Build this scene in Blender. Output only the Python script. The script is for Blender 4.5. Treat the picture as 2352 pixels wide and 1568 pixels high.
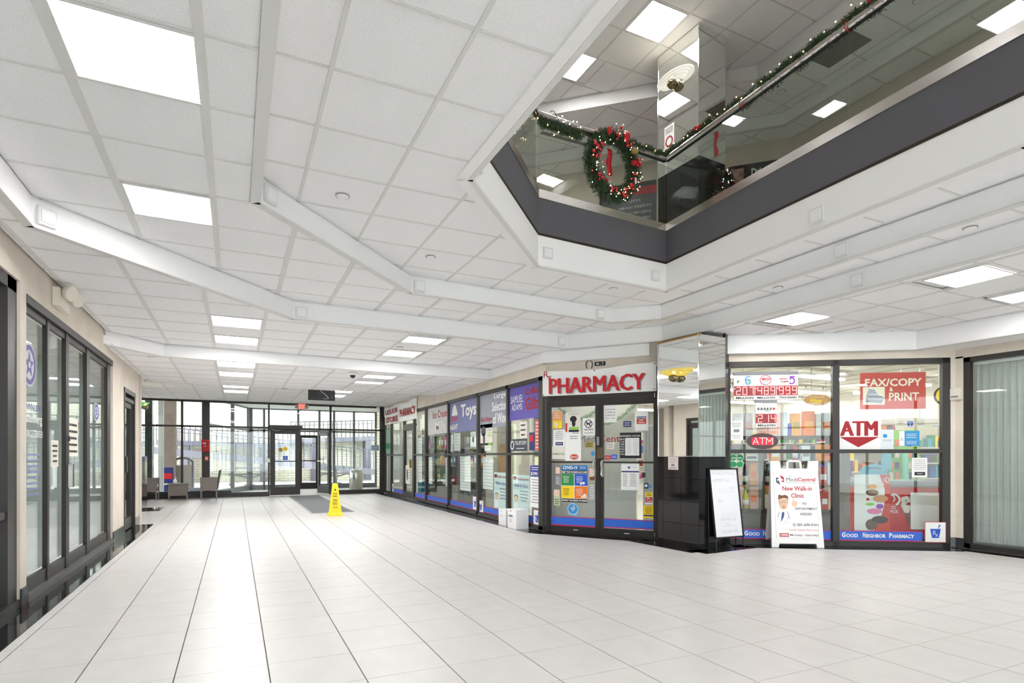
import bpy, bmesh, math, random
from mathutils import Vector, Matrix
random.seed(7)
for _o in list(bpy.data.objects): bpy.data.objects.remove(_o)
SC = bpy.context.scene; COL = SC.collection
HEAD = math.radians(25.59)

# ---------------------------------------------------------------- camera, sky, exposure
cam = bpy.data.cameras.new('camera'); camo = bpy.data.objects.new('camera', cam); COL.objects.link(camo)
camo.location = (0, 0, 1.2); camo.rotation_euler = (math.pi/2, 0, -HEAD)
cam.sensor_width = 36; cam.sensor_fit = 'HORIZONTAL'; cam.lens = 1328/2352*36; cam.shift_y = (1048-784)/2352
cam.clip_start = 0.05; cam.clip_end = 200
SC.camera = camo
wd = bpy.data.worlds.new('sky'); SC.world = wd; wd.use_nodes = True
wd.node_tree.nodes['Background'].inputs[0].default_value = (0.93, 0.96, 1.0, 1)
wd.node_tree.nodes['Background'].inputs[1].default_value = 3.4
SC.view_settings.view_transform = 'Standard'; SC.view_settings.look = 'None'
SC.view_settings.exposure = 0.76; SC.view_settings.gamma = 1.0; SC.view_settings.use_curve_mapping = False
LIGHT = 17.0      # strength of the ceiling light lenses
STRIP = 16.0       # strength of the shop's fluorescent strips

# ---------------------------------------------------------------- materials
MATS = {}
def mat(name, col=(.8,.8,.8), rough=.5, metal=0, emit=0, ecol=None, bump=0, bscale=40, noise=0, nscale=8, spec=None, detail=4, coat=0, stretch=None):
    if name in MATS: return MATS[name]
    m = bpy.data.materials.new(name); m.use_nodes = True; nt = m.node_tree; b = nt.nodes['Principled BSDF']
    b.inputs['Base Color'].default_value = (*col, 1); b.inputs['Roughness'].default_value = rough; b.inputs['Metallic'].default_value = metal
    if spec is not None: b.inputs['Specular IOR Level'].default_value = spec
    if coat: b.inputs['Coat Weight'].default_value = coat; b.inputs['Coat Roughness'].default_value = .05
    if emit:
        b.inputs['Emission Color'].default_value = (*(ecol or col), 1); b.inputs['Emission Strength'].default_value = emit
    if noise or bump:
        tc = nt.nodes.new('ShaderNodeNewGeometry'); src = tc.outputs['Position']
        if stretch:
            mp = nt.nodes.new('ShaderNodeMapping'); mp.inputs['Scale'].default_value = stretch
            nt.links.new(src, mp.inputs['Vector']); src = mp.outputs['Vector']
    if noise:
        n = nt.nodes.new('ShaderNodeTexNoise'); n.inputs['Scale'].default_value = nscale; n.inputs['Detail'].default_value = detail
        nt.links.new(src, n.inputs['Vector'])
        r = nt.nodes.new('ShaderNodeMapRange'); r.inputs['From Min'].default_value = .3; r.inputs['From Max'].default_value = .7
        r.inputs['To Min'].default_value = 1-noise; r.inputs['To Max'].default_value = 1+noise
        nt.links.new(n.outputs['Fac'], r.inputs['Value'])
        x = nt.nodes.new('ShaderNodeVectorMath'); x.operation = 'SCALE'; x.inputs[0].default_value = col
        nt.links.new(r.outputs['Result'], x.inputs['Scale']); nt.links.new(x.outputs['Vector'], b.inputs['Base Color'])
    if bump:
        n2 = nt.nodes.new('ShaderNodeTexNoise'); n2.inputs['Scale'].default_value = bscale; n2.inputs['Detail'].default_value = 3
        nt.links.new(src, n2.inputs['Vector'])
        bp = nt.nodes.new('ShaderNodeBump'); bp.inputs['Strength'].default_value = bump; bp.inputs['Distance'].default_value = .004
        nt.links.new(n2.outputs['Fac'], bp.inputs['Height']); nt.links.new(bp.outputs['Normal'], b.inputs['Normal'])
    MATS[name] = m; return m
def sr(r, g, b):   # sRGB 0..255 to linear
    f = lambda c: (c/255/12.92 if c/255 <= .04045 else ((c/255+.055)/1.055)**2.4)
    return (f(r), f(g), f(b))
def glass(name, tint=(.96,.99,.98), refl=1.0):
    m = bpy.data.materials.new(name); m.use_nodes = True; nt = m.node_tree; nt.nodes.clear()
    o = nt.nodes.new('ShaderNodeOutputMaterial'); mx = nt.nodes.new('ShaderNodeMixShader')
    t = nt.nodes.new('ShaderNodeBsdfTransparent'); t.inputs[0].default_value = (*tint, 1)
    g = nt.nodes.new('ShaderNodeBsdfGlossy'); g.inputs['Roughness'].default_value = .01
    lw = nt.nodes.new('ShaderNodeLayerWeight'); lw.inputs['Blend'].default_value = .5
    pw = nt.nodes.new('ShaderNodeMath'); pw.operation = 'POWER'; pw.inputs[1].default_value = 5
    mu = nt.nodes.new('ShaderNodeMath'); mu.operation = 'MULTIPLY_ADD'; mu.inputs[1].default_value = .8*refl; mu.inputs[2].default_value = .035*refl; mu.use_clamp = True
    nt.links.new(lw.outputs['Facing'], pw.inputs[0]); nt.links.new(pw.outputs[0], mu.inputs[0]); nt.links.new(mu.outputs[0], mx.inputs[0])
    nt.links.new(t.outputs[0], mx.inputs[1]); nt.links.new(g.outputs[0], mx.inputs[2]); nt.links.new(mx.outputs[0], o.inputs[0])
    MATS[name] = m; return m
TILEC = mat('ceiling_tile', sr(248,248,248), .9, bump=.5, bscale=170, noise=.075, nscale=130, detail=3)
TEE = mat('ceiling_tee', sr(226,225,222), .6)
RISER = mat('riser_paint', sr(242,242,242), .8, bump=.15, bscale=150, noise=.02, nscale=90)
WHITEP = mat('white_paint', sr(248,247,246), .7)
FLOORT = mat('floor_tile', sr(205,202,200), .36, noise=.035, nscale=5, detail=8, stretch=(1.4,.8,1), bump=.05, bscale=25)
GROUT = mat('grout', sr(120,116,110), .9)
BLACKT = mat('black_granite', (.008,.008,.009), .06, noise=.5, nscale=250)
GREYT = mat('grey_granite', (.035,.037,.04), .12, noise=.4, nscale=200)
BEIGE = mat('beige_wallcovering', sr(216,206,193), .85, noise=.06, nscale=3, bump=.2, bscale=180)
BRONZE = mat('dark_bronze_frame', sr(52,49,47), .42, .3, noise=.18, nscale=320)
BRONZEL = mat('worn_bronze_edge', sr(112,110,108), .4, .5)
GLASS = glass('clear_glass'); GLASSG = glass('balcony_glass', (.90,.95,.92)); GLASSR = glass('storefront_glass', (.88,.92,.92), 1.3)
MIRROR = mat('mirror', (.86,.88,.86), .015, 1)
STEEL = mat('brushed_steel', (.62,.60,.58), .22, 1, bump=.1, bscale=60, stretch=(3,3,40))
CHROME = mat('chrome', (.8,.8,.8), .08, 1)
FELT = mat('charcoal_fabric_band', sr(98,97,102), .95, bump=.5, bscale=300, noise=.12, nscale=400)
BLACK = mat('black_plastic', (.012,.012,.013), .4)
DARK = mat('dark_metal', (.03,.03,.033), .45)
WHITE = mat('white_plastic', sr(238,237,234), .45)
PAPER = mat('white_paper', sr(240,240,238), .8)
OFFW = mat('off_white_paper', sr(226,222,212), .8)
RED = mat('red_print', sr(205,22,32), .6); REDD = mat('deep_red_print', sr(165,24,34), .6)
BLUE = mat('blue_print', sr(38,88,200), .6); NAVY = mat('navy_print', sr(34,44,110), .6)
INK = mat('black_print', sr(38,38,42), .7); GREYI = mat('grey_print', sr(140,140,145), .7)
LENS = mat('light_lens', (1,1,1), .5, emit=LIGHT, ecol=(1,.982,.972))
STRIPM = mat('strip_lens', (1,1,1), .5, emit=STRIP, ecol=(1,.985,.95))

# ---------------------------------------------------------------- mesh builder in frames
class Frame:
    """s runs to the viewer's right along the wall, z up, o out of the wall towards the viewer"""
    def __init__(s, p, sd, up=(0,0,1)):
        s.p = Vector(p); s.s = Vector(sd).normalized(); s.u = Vector(up).normalized(); s.n = s.s.cross(s.u).normalized()
    def __call__(s, a, o, z): return s.p + s.s*a + s.n*o + s.u*z
def wall_frame(p0, p1): return Frame((p0[0], p0[1], 0), (p1[0]-p0[0], p1[1]-p0[1], 0))
class World:
    def __call__(s, x, y, z): return Vector((x, y, z))
WF = World()
LOC = {}
class MB:
    def __init__(s, F=WF): s.v=[]; s.f=[]; s.m=[]; s.F=F; s.cm=0
    def mi(s, i): s.cm = i; return s
    def add(s, pts, faces):
        k = len(s.v); s.v += [Vector(p) for p in pts]; s.f += [tuple(i+k for i in f) for f in faces]; s.m += [s.cm]*len(faces); return s
    def box(s, a0, a1, b0, b1, c0, c1):
        P = [s.F(a,b,c) for c in (c0,c1) for b in (b0,b1) for a in (a0,a1)]
        return s.add(P, [(0,2,3,1),(4,5,7,6),(0,1,5,4),(2,6,7,3),(0,4,6,2),(1,3,7,5)])
    def wedge(s, lo, hi, c0, c1):   # lo, hi: (a0,a1,b0,b1) rectangles at heights c0, c1
        P = []
        for (a0,a1,b0,b1), c in ((lo,c0),(hi,c1)): P += [s.F(a0,b0,c), s.F(a1,b0,c), s.F(a0,b1,c), s.F(a1,b1,c)]
        return s.add(P, [(0,2,3,1),(4,5,7,6),(0,1,5,4),(2,6,7,3),(0,4,6,2),(1,3,7,5)])
    def plate(s, poly, o0, o1):     # polygon in the (s, z) plane given thickness
        n = len(poly); P = [s.F(a,o0,z) for a,z in poly]+[s.F(a,o1,z) for a,z in poly]
        return s.add(P, [tuple(range(n)), tuple(range(2*n-1, n-1, -1))]+[(i,i+n,(i+1)%n+n,(i+1)%n) for i in range(n)])
    def slab(s, poly, z0, z1):      # polygon in plan given thickness
        n = len(poly); P = [s.F(x,y,z0) for x,y in poly]+[s.F(x,y,z1) for x,y in poly]
        return s.add(P, [tuple(range(n-1,-1,-1)), tuple(range(n, 2*n))]+[(i,(i+1)%n,(i+1)%n+n,i+n) for i in range(n)])
    def tube(s, path, r, n=8, r2=None, cap=True):
        path = [Vector(p) for p in path]; k = len(s.v); N = len(path)
        for i, p in enumerate(path):
            d = (path[min(i+1,N-1)]-path[max(i-1,0)]).normalized()
            a = d.cross(Vector((0,0,1)));  a = a.normalized() if a.length > 1e-3 else Vector((1,0,0))
            b = d.cross(a); rr = r if r2 is None else r+(r2-r)*i/(N-1)
            for j in range(n):
                t = 2*math.pi*j/n; s.v.append(p+a*rr*math.cos(t)+b*rr*math.sin(t))
        for i in range(N-1):
            for j in range(n):
                s.f.append((k+i*n+j, k+i*n+(j+1)%n, k+(i+1)*n+(j+1)%n, k+(i+1)*n+j)); s.m.append(s.cm)
        if cap:
            s.f.append(tuple(k+j for j in range(n-1,-1,-1))); s.f.append(tuple(k+(N-1)*n+j for j in range(n))); s.m += [s.cm]*2
        return s
    def cyl(s, p, q, r, n=16, r2=None): return s.tube([p, q], r, n, r2)
    def lathe(s, c, prof, n=20, axis=None):  # prof: (radius, height)
        c = Vector(c); ax = Vector(axis or (0,0,1)).normalized()
        a = ax.cross(Vector((0,1,0))); a = a.normalized() if a.length > 1e-3 else Vector((1,0,0)); b = ax.cross(a); k = len(s.v)
        for r, h in prof:
            for j in range(n):
                t = 2*math.pi*j/n; s.v.append(c+ax*h+(a*math.cos(t)+b*math.sin(t))*max(r,1e-4))
        for i in range(len(prof)-1):
            for j in range(n):
                s.f.append((k+i*n+j, k+i*n+(j+1)%n, k+(i+1)*n+(j+1)%n, k+(i+1)*n+j)); s.m.append(s.cm)
        s.f.append(tuple(k+j for j in range(n-1,-1,-1))); s.f.append(tuple(k+(len(prof)-1)*n+j for j in range(n))); s.m += [s.cm]*2
        return s
    def ball(s, c, r, n=10, sq=1):
        return s.lathe(c, [(r*math.sin(math.pi*i/6), -r*sq*math.cos(math.pi*i/6)) for i in range(7)], n)
    def disc(s, a, z, ra, rz, o0, o1, n=28, t0=0):
        return s.plate([(a+ra*math.cos(t0+2*math.pi*i/n), z+rz*math.sin(t0+2*math.pi*i/n)) for i in range(n)], o0, o1)
    def ring(s, a, z, ra, rz, w, o0, o1, n=28, t0=0, t1=2*math.pi):
        for i in range(n):
            p, q = t0+(t1-t0)*i/n, t0+(t1-t0)*(i+1)/n
            s.plate([(a+ra*math.cos(p), z+rz*math.sin(p)), (a+ra*math.cos(q), z+rz*math.sin(q)),
                     (a+(ra-w)*math.cos(q), z+(rz-w)*math.sin(q)), (a+(ra-w)*math.cos(p), z+(rz-w)*math.sin(p))], o0, o1)
        return s
    def build(s, name, mats, parent=None, smooth=False, label=None, cat=None, group=None, kind=None, bevel=0):
        me = bpy.data.meshes.new(name)
        xs = [p.x for p in s.v]; ys = [p.y for p in s.v]; zs = [p.z for p in s.v]
        if parent is not None: org = LOC[parent.name]
        elif kind == 'structure': org = Vector((0,0,0))
        else: org = Vector(((min(xs)+max(xs))/2, (min(ys)+max(ys))/2, min(zs)))
        me.from_pydata([tuple(p-org) for p in s.v], [], s.f)
        if not isinstance(mats, (list, tuple)): mats = [mats]
        for m in mats: me.materials.append(m)
        for p, i in zip(me.polygons, s.m): p.material_index = i
        bm = bmesh.new(); bm.from_mesh(me)
        if len(bm.faces) < 4000: bmesh.ops.recalc_face_normals(bm, faces=bm.faces)
        if smooth:
            for f in bm.faces: f.smooth = len(f.verts) <= 4
        bm.to_mesh(me); bm.free()
        o = bpy.data.objects.new(name, me); COL.objects.link(o)
        if parent is not None: o.parent = parent; LOC[o.name] = org
        else: o.location = org; LOC[o.name] = org
        if bevel:
            bv = o.modifiers.new('bevel', 'BEVEL'); bv.width = bevel; bv.segments = 2; bv.limit_method = 'ANGLE'
        tag(o, label, cat, group, kind); return o
def tag(o, label=None, cat=None, group=None, kind=None):
    if label: o['label'] = label
    if cat: o['category'] = cat
    if group: o['group'] = group
    if kind: o['kind'] = kind
    return o
def thing(name, label, cat, loc, group=None, kind=None):
    o = bpy.data.objects.new(name, None); COL.objects.link(o); o.location = loc; o.empty_display_size = .1
    LOC[o.name] = Vector(loc); return tag(o, label, cat, group, kind)
def copy_tree(o, delta, parent=None, label=None, group=None):
    c = o.copy(); COL.objects.link(c)
    if parent is None: c.location = Vector(o.location)+Vector(delta); LOC[c.name] = LOC[o.name]+Vector(delta)
    else: c.parent = parent; LOC[c.name] = LOC[o.name]+Vector(delta)
    if label: c['label'] = label
    if group: c['group'] = group
    for ch in [x for x in o.children]: copy_tree(ch, delta, c)
    return c
_TX = {}
def font_mesh(txt, bold):
    key = (txt, bold)
    if key not in _TX:
        cu = bpy.data.curves.new('lettering', 'FONT'); cu.body = txt; cu.resolution_u = 2; cu.offset = bold; cu.align_x = 'LEFT'
        ob = bpy.data.objects.new('lettering', cu); COL.objects.link(ob)
        dg = bpy.context.evaluated_depsgraph_get(); me = bpy.data.meshes.new_from_object(ob.evaluated_get(dg))
        vs = [tuple(v.co) for v in me.vertices]; fs = [tuple(p.vertices) for p in me.polygons]
        bpy.data.objects.remove(ob); bpy.data.curves.remove(cu); bpy.data.meshes.remove(me); _TX[key] = (vs, fs)
    return _TX[key]
def text(F, txt, s0, s1, z0, z1, o, m, parent, bold=.02, name='lettering', keep=False, shear=0, into=None):
    vs, fs = font_mesh(txt, bold)
    if not vs: return None
    x0 = min(v[0] for v in vs); x1 = max(v[0] for v in vs); y0 = min(v[1] for v in vs); y1 = max(v[1] for v in vs)
    kx = (s1-s0)/(x1-x0); ky = (z1-z0)/max(y1-y0, 1e-4)
    if keep: kx = ky = min(kx, ky); s0 = (s0+s1)/2-kx*(x1-x0)/2
    b = into or MB(F)
    b.add([F(s0+(v[0]-x0)*kx+shear*(v[1]-y0)*ky, o, z0+(v[1]-y0)*ky) for v in vs], fs)
    return b if into else b.build(name, m, parent)
def lines(F, rows, s0, s1, z0, z1, o, m, parent, name='printed_line', fill=.35, var=.3):
    """rows of small unreadable print as one part"""
    b = MB(F); h = (z1-z0)/rows; r = random.Random(rows*31+int(s0*1000))
    for i in range(rows):
        w = (s1-s0)*(1-var*r.random()); a = (s0+s1)/2-w/2; z = z1-h*(i+.5)
        x = a
        while x < a+w:
            q = min(a+w, x+(s1-s0)*(.06+.12*r.random())); b.add([F(x,o,z-h*fill/2),F(q,o,z-h*fill/2),F(q,o,z+h*fill/2),F(x,o,z+h*fill/2)], [(0,1,2,3)]); x = q+(s1-s0)*.03
    o_ = b.build(name, m, parent); o_['kind'] = 'stuff'; return o_
def sheet(F, name, label, cat, s0, s1, z0, z1, o, m, t=.003, group=None):
    return MB(F).box(s0,s1,o-t,o,z0,z1).build(name, m, None, label=label, cat=cat, group=group)
def clip_cell(poly, x0, y0, x1, y1):
    P = poly
    for ax, lim, sg in ((0,x0,1),(0,x1,-1),(1,y0,1),(1,y1,-1)):
        Q = []
        for i in range(len(P)):
            a, b = P[i-1], P[i]; da, db = (a[ax]-lim)*sg, (b[ax]-lim)*sg
            if (da >= 0) != (db >= 0):
                t = da/(da-db); Q.append((a[0]+(b[0]-a[0])*t, a[1]+(b[1]-a[1])*t))
            if db >= 0: Q.append(b)
        P = Q
        if len(P) < 3: return []
    R = [p for i, p in enumerate(P) if abs(p[0]-P[i-1][0])+abs(p[1]-P[i-1][1]) > 1e-5]
    if len(R) < 3: return []
    A = sum(R[i-1][0]*R[i][1]-R[i][0]*R[i-1][1] for i in range(len(R)))/2
    return R if abs(A) > 4e-4 else []
# ================================================================ plan of the mall
H1, H2, H3, H4, H5 = 3.27, 3.07, 2.85, 2.667, 2.83
YB = -6.0                                   # back of the built hall, behind the camera
RING_IN = [(1.58,YB),(1.58,4.02),(2.96,5.54),(4.86,5.69),(4.74,2.0),(4.74,YB)]      # edge of the opening
RING_B = [(.15,YB),(.15,4.66),(1.81,6.47),(4.75,6.68),(5.24,6.22),(5.24,YB)]
RING_A = [(-1.32,YB),(-1.32,5.23),(.62,7.39),(4.60,7.62),(5.50,6.52),(5.60,5.7),(5.6,YB)]
RING_D = [(-1.53,YB),(-1.53,9.15),(-.95,9.86),(4.37,10.12),(4.37,8.01),(5.42,6.72),(6.05,5.84),(8.06,4.55),(8.06,YB)]
FP = wall_frame((4.42,0), (4.42,-1))        # pharmacy window wall: s = -y
FD = wall_frame((4.42,8.04), (5.51,6.66))   # pharmacy entrance
FR = wall_frame((6.12,5.88), (8.5,4.34))    # right shop window
FBL = wall_frame((8.52,0), (8.52,-1))       # blinds window: s = -y
FL = wall_frame((-1.55,0), (-1.55,1))       # left storefront: s = y
FE = wall_frame((0,19), (1,19))             # mall entrance: s = x
FC1 = wall_frame((5.36,6.44), (5.41,5.70)); FC2 = wall_frame((5.41,5.70), (5.912,5.740))

def tiles(root, region, z, ox, oy, m, name, material, gx, gy, zt, yv=1.0, up=False, limit=300, key=None, skip=()):
    """every whole or cut tile of a grid over a region is a child of root"""
    xs = [p[0] for p in region]; ys = [p[1] for p in region]; shared = {}; cells = []
    i0 = math.floor((min(xs)-ox)/m); i1 = math.ceil((max(xs)-ox)/m); j0 = math.floor((min(ys)-oy)/m); j1 = math.ceil((max(ys)-oy)/m)
    for i in range(i0, i1):
        for j in range(j0, j1):
            x0, y0 = ox+i*m, oy+j*m
            if any(abs(x0+m/2-a) < m*.5 and abs(y0+m/2-b) < m*.5 for a, b in skip): continue
            if y0+m < yv: continue
            c = clip_cell(region, x0+gx, max(y0+gy, yv), x0+m-gx, y0+m-gy)
            if c: cells.append((x0+m/2, y0+m/2, c))
    if key: cells.sort(key=key)
    rest = MB()
    for n, (cx, cy, c) in enumerate(cells):
        if n >= limit: rest.slab(c, *zt); continue
        full = len(c) == 4 and abs((c[2][0]-c[0][0])*(c[2][1]-c[0][1])) > (m-2*gx)*(m-2*gy)*.995
        if full and 'f' in shared:
            o = bpy.data.objects.new(name, shared['f']); COL.objects.link(o); o.parent = root; o.location = Vector((cx,cy,0))-shared['c']; LOC[o.name] = LOC[root.name]
        else:
            o = MB().slab(c, *zt).build(name, material, root)
            if full: shared['f'] = o.data; shared['c'] = Vector((cx,cy,0))
    if rest.v: o = rest.build(name, material, root); o['kind'] = 'stuff'
def spans(region, ax, c, lo):
    """intervals in which the line (coordinate ax = c) runs inside the region"""
    t = []
    for i in range(len(region)):
        p, q = region[i-1], region[i]
        if (p[ax] > c) != (q[ax] > c): t.append(p[1-ax]+(q[1-ax]-p[1-ax])*(c-p[ax])/(q[ax]-p[ax]))
    t.sort(); return [(max(a, lo), b) for a, b in zip(t[::2], t[1::2]) if b > max(a, lo)+.02]
def tees(root, region, z, ox, oy, m, w=.024, yv=1.0, wy=None):
    xs = [p[0] for p in region]; ys = [p[1] for p in region]; h = (wy or w)/2
    for i in range(math.floor((min(xs)-ox)/m), math.ceil((max(xs)-ox)/m)+1):
        x = ox+i*m
        for a, b in spans(region, 0, x, yv): MB().box(x-h, x+h, a, b, z, z+.02).build('ceiling_tee', TEE, root)
    for j in range(math.floor((min(ys)-oy)/m), math.ceil((max(ys)-oy)/m)+1):
        y = oy+j*m
        if y < yv: continue
        for a, b in spans(region, 1, y, -99): MB().box(a, b, y-w*.35, y+w*.35, z+.001, z+.02).build('cross_tee', TEE, root)
def ceiling(name, region, z, ox, oy, skip=(), m=.597, yv=1.0, wy=None, top=.12):
    o = MB().slab(region, z+.03, z+top).build(name, WHITEP, None, kind='structure')
    tiles(o, region, z, ox, oy, m, 'ceiling_tile', TILEC, .011, .011, (z+.006, z+.03), yv, skip=skip)
    tees(o, region, z, ox, oy, m, yv=yv, wy=wy)
    return o
def riser(n, path, z0, z1, t=.05):
    """stepped bulkhead face following a path; the room is on the left of the path direction"""
    r = bpy.data.objects.new('trim_%d' % n, None); COL.objects.link(r); r['kind'] = 'structure'; LOC[r.name] = Vector((0,0,0))
    for a, b in zip(path, path[1:]):
        F = wall_frame(a, b); bead = n != 8; L = math.hypot(b[0]-a[0], b[1]-a[1])
        MB(F).box(-.012, L+.012, -t, .012, z0-.002, z1-.012).box(-.012, L+.012, -t, -.002, z1-.013, z1+.05).build('bulkhead_panel', RISER, r)
        MB(F).box(0, L, -t, -.012, z1-.012, z1).build('shadow_gap', DARK, r)
        if bead: MB(F).box(-.014, L+.014, -t, .02, z0-.004, z0+.006).build('corner_bead', TEE, r)
    return r
HIDE1 = [(-.425,3.21),(-.425,5.0)]
# ---- floor
FLOORP = [(-1.3,-3.5),(8.35,-3.5),(8.35,4.12),(7.05,4.90),(6.12,5.50),(5.36,5.38),(5.0,6.75),(4.14,8.1),(4.12,19.0),(-1.45,19.0),(-3.6,19.0),(-3.6,12.4),(-1.62,12.4),(-1.62,12.02),(-1.3,12.02)]
floor = MB().slab([(-7,YB),(9,YB),(15,4),(15,19.4),(4.5,19.4),(4.3,19.06),(-7,19.06)], -.12, -.012).build('floor', GROUT, None, kind='structure')
tiles(floor, FLOORP, 0, .17, 3.62, .468, 'floor_tile', FLOORT, .0035, .0016, (-.02, 0), yv=-3.5, limit=298,
      key=lambda c: (math.hypot(c[0], c[1]) if c[1] > .8 and c[0] > -2 else 99))
def strip_tiles(poly_pts, m, name, material, horizontal):
    pass
def border(F, s0, s1, o0, o1, step=.468, material=BLACKT):
    a = s0
    while a < s1-.02:
        b = min(a+step, s1); MB(F).box(a+.002, b-.002, o0, o1, -.02, .001).build('border_tile', material, floor); a = b
border(FL, 0.6, 12.0, -.08, .245)
for x0, x1, y0, y1 in ((-1.6,-1.3,11.72,12.02),(-1.95,-1.5,14.85,15.9)):
    MB().box(x0, x1, y0, y1, -.02, .0015).build('border_tile', BLACKT, floor)
border(FP, -19.0, -8.10, -.05, .285, .9, GREYT)
border(FD, -.1, 1.85, .0, .22, .3); border(FC1, -.25, .9, 0, .30, .3); border(FC2, -.2, .78, 0, .30, .3)
border(FR, .0, 2.80, 0, .30, .468); border(FBL, -4.2, -1.0, -.02, .17, .468)
# ---- ceilings of the hall, stepping down away from the opening
ceiling('ceiling', RING_B + RING_IN[::-1], H1, .465, 3.205, m=.595)
ceiling('ceiling.001', RING_A + RING_B[::-1], H2, -.145, 2.91, skip=HIDE1, m=.59, wy=.045)
A3 = RING_D + RING_A[::-1]
L3 = [(.02,7.9),(.02,9.12),(2.41,7.9),(2.41,9.12),(6.1,4.77),(6.1,2.95),(7.30,3.0)]
ceiling('ceiling.002', A3, H3, -.28, 6.38, skip=L3, m=.605, wy=.04)
R4 = [(-1.55,9.1),(-.95,9.86),(4.44,10.12),(4.44,13.3),(-1.55,13.3)]
L4 = [(.02,10.25),(.02,11.45),(2.4,10.55),(2.4,11.75)]
ceiling('ceiling.003', [(-1.55,9.1),(-.95,9.86),(4.44,10.12),(4.44,13.3),(-1.55,13.3)], H4, -.28, 9.95, skip=[(.02,10.25),(.02,11.46),(2.4,10.85),(2.4,11.7)], m=.6, wy=.04)
ceiling('ceiling.004', [(-3.6,12.2),(-1.55,12.2),(-1.55,13.3),(4.44,13.3),(4.44,19.1),(-3.6,19.1)], H5, -.28, 13.4, skip=[(.02,14.9),(.02,16.1),(2.4,14.9),(2.4,16.1)], m=.6, wy=.04)
MB().slab([(6.08,5.9),(8.08,4.60),(8.08,YB),(8.6,YB),(8.6,4.3),(6.3,6.1)], 2.60, 2.9).build('ceiling.005', WHITEP, None, kind='structure')
riser(1, RING_B[:-1][:1]+RING_B[1:5]+[RING_B[5]], H2, H1)
riser(2, RING_A, H3, H2)
riser(3, RING_D[1:6], H4, H3)
riser(4, RING_D[6:], 2.60, H3)
MB(wall_frame((-1.6,13.3),(4.44,13.3))).box(0,6.04,-.03,.0,H4-.004,H5).build('trim_5', TEE, None, kind='structure')
# ---- walls
def wall(name, F, rects, m=BEIGE, t=.18, o=0):
    b = MB(F)
    for s0,s1,z0,z1 in rects: b.box(s0,s1,o-t,o,z0,z1)
    return b.build(name, m, None, kind='structure')
ZT = 3.2
wall('wall_left', FL, [(YB,12.18,2.60,ZT),(5.87,6.02,0,2.6),(6.02,9.76,2.54,2.6),(9.76,10.64,0,2.6),(10.64,11.72,2.275,2.6),(11.72,12.18,0,2.6)])
wall('wall_left.001', wall_frame((-3.8,12.36),(-1.55,12.36)), [(0,2.25,0,ZT)], o=.0)
wall('wall_left.002', wall_frame((-3.6,12.3),(-3.6,19.1)), [(0,6.8,0,ZT)], m=BEIGE)
pw_ = wall('wall_right', FP, [(-19.1,-8.0,2.485,ZT)])
wall('wall_right.001', FD, [(-.02,1.84,2.50,ZT)])
wall('wall_right.002', FR, [(-.02,2.86,2.50,ZT),(2.80,2.86,0,2.5)])
wall('wall_right.003', FBL, [(-4.36,-YB,2.48,ZT),(-4.38,-4.235,0,2.5)])
wall('wall_back', wall_frame((9,YB),(-7,YB)), [(0,.6,0,ZT),(15,16,0,ZT),(.6,15,2.9,ZT),(.6,15,0,.1)], m=BEIGE)  # unseen wall, opened up for the added daylight glazing
MB().box(-9,11,-16,YB-.2,-.2,-.02).build('floor.006', mat('outdoor_paving', sr(225,222,214), .85, noise=.05, nscale=2), None, kind='structure')  # unseen pale ground, added to bounce daylight in through the rear glazing
# baseboards
for n, (F, s0, s1) in enumerate(((FL,5.86,6.03),(FL,9.75,10.65),(FL,11.71,12.2),(FR,2.79,2.87))):
    MB(F).box(s0,s1,0,.012,0,.14).build('baseboard_%s' % ('left' if F is FL else 'right'), GREYT, None, kind='structure')
MB().slab([(5.912,5.742),(6.11,5.87),(6.13,5.95),(5.93,5.80)],0,H3).build('trim_6', BLACK, None, kind='structure')
MB(FBL).box(-4.34,-4.225,0,.012,0,.14).build('baseboard_right', GREYT, None, kind='structure')

# ================================================================ glazed fronts
def post(F, root, s, w, z0, z1, o0=-.07, o1=0, name='mullion', m=BRONZE):
    return MB(F).box(s, s+w, o0, o1, z0, z1).build(name, m, root)
def rail(F, root, s0, s1, z0, z1, o0=-.11, o1=.0, name='rail', m=BRONZE):
    return MB(F).box(s0, s1, o0, o1, z0, z1).build(name, m, root)
def pane(F, root, s0, s1, z0, z1, o=-.05, m=GLASS, name='glass_pane'):
    return MB(F).box(s0, s1, o-.003, o+.003, z0, z1).build(name, m, root)
def struct_root(name):
    r = bpy.data.objects.new(name, None); COL.objects.link(r); r['kind'] = 'structure'; LOC[r.name] = Vector((0,0,0)); return r
# pharmacy side windows
w1 = struct_root('window_1')
rail(FP, w1, -19.0, -8.0, 2.42, 2.485); rail(FP, w1, -15.5, -8.0, .02, .085); rail(FP, w1, -19.0, -16.62, .02, .085)
edges = [-19.0,-18.14,-16.62,-15.55,-14.46,-12.71,-10.91,-9.49,-8.24]
for k, e in enumerate(edges): post(FP, w1, e, .075 if k < 8 else .27, .02, 2.485)
for a, b in zip(edges, edges[1:]):
    if a == -16.62: continue
    rail(FP, w1, a+.07, b, 1.225, 1.265); pane(FP, w1, a+.07, b, 1.265, 2.42); pane(FP, w1, a+.07, b, .085, 1.225)
# glass door in that wall
d1 = struct_root('door_1')
rail(FP, d1, -16.55, -15.55, 2.05, 2.12); pane(FP, w1, -16.55, -15.55, 2.12, 2.42)
for a in (-16.55,-15.63): post(FP, d1, a, .08, .02, 2.05, name='stile', m=BRONZE)
rail(FP, d1, -16.47, -15.63, .03, .20); rail(FP, d1, -16.47, -15.63, 1.95, 2.05); pane(FP, d1, -16.47, -15.63, .2, 1.95)
MB(FP).box(-15.75,-15.68,.0,.05,.88,1.12).build('push_plate', mat('brass_plate', sr(160,130,70), .35, .8), d1)
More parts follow.
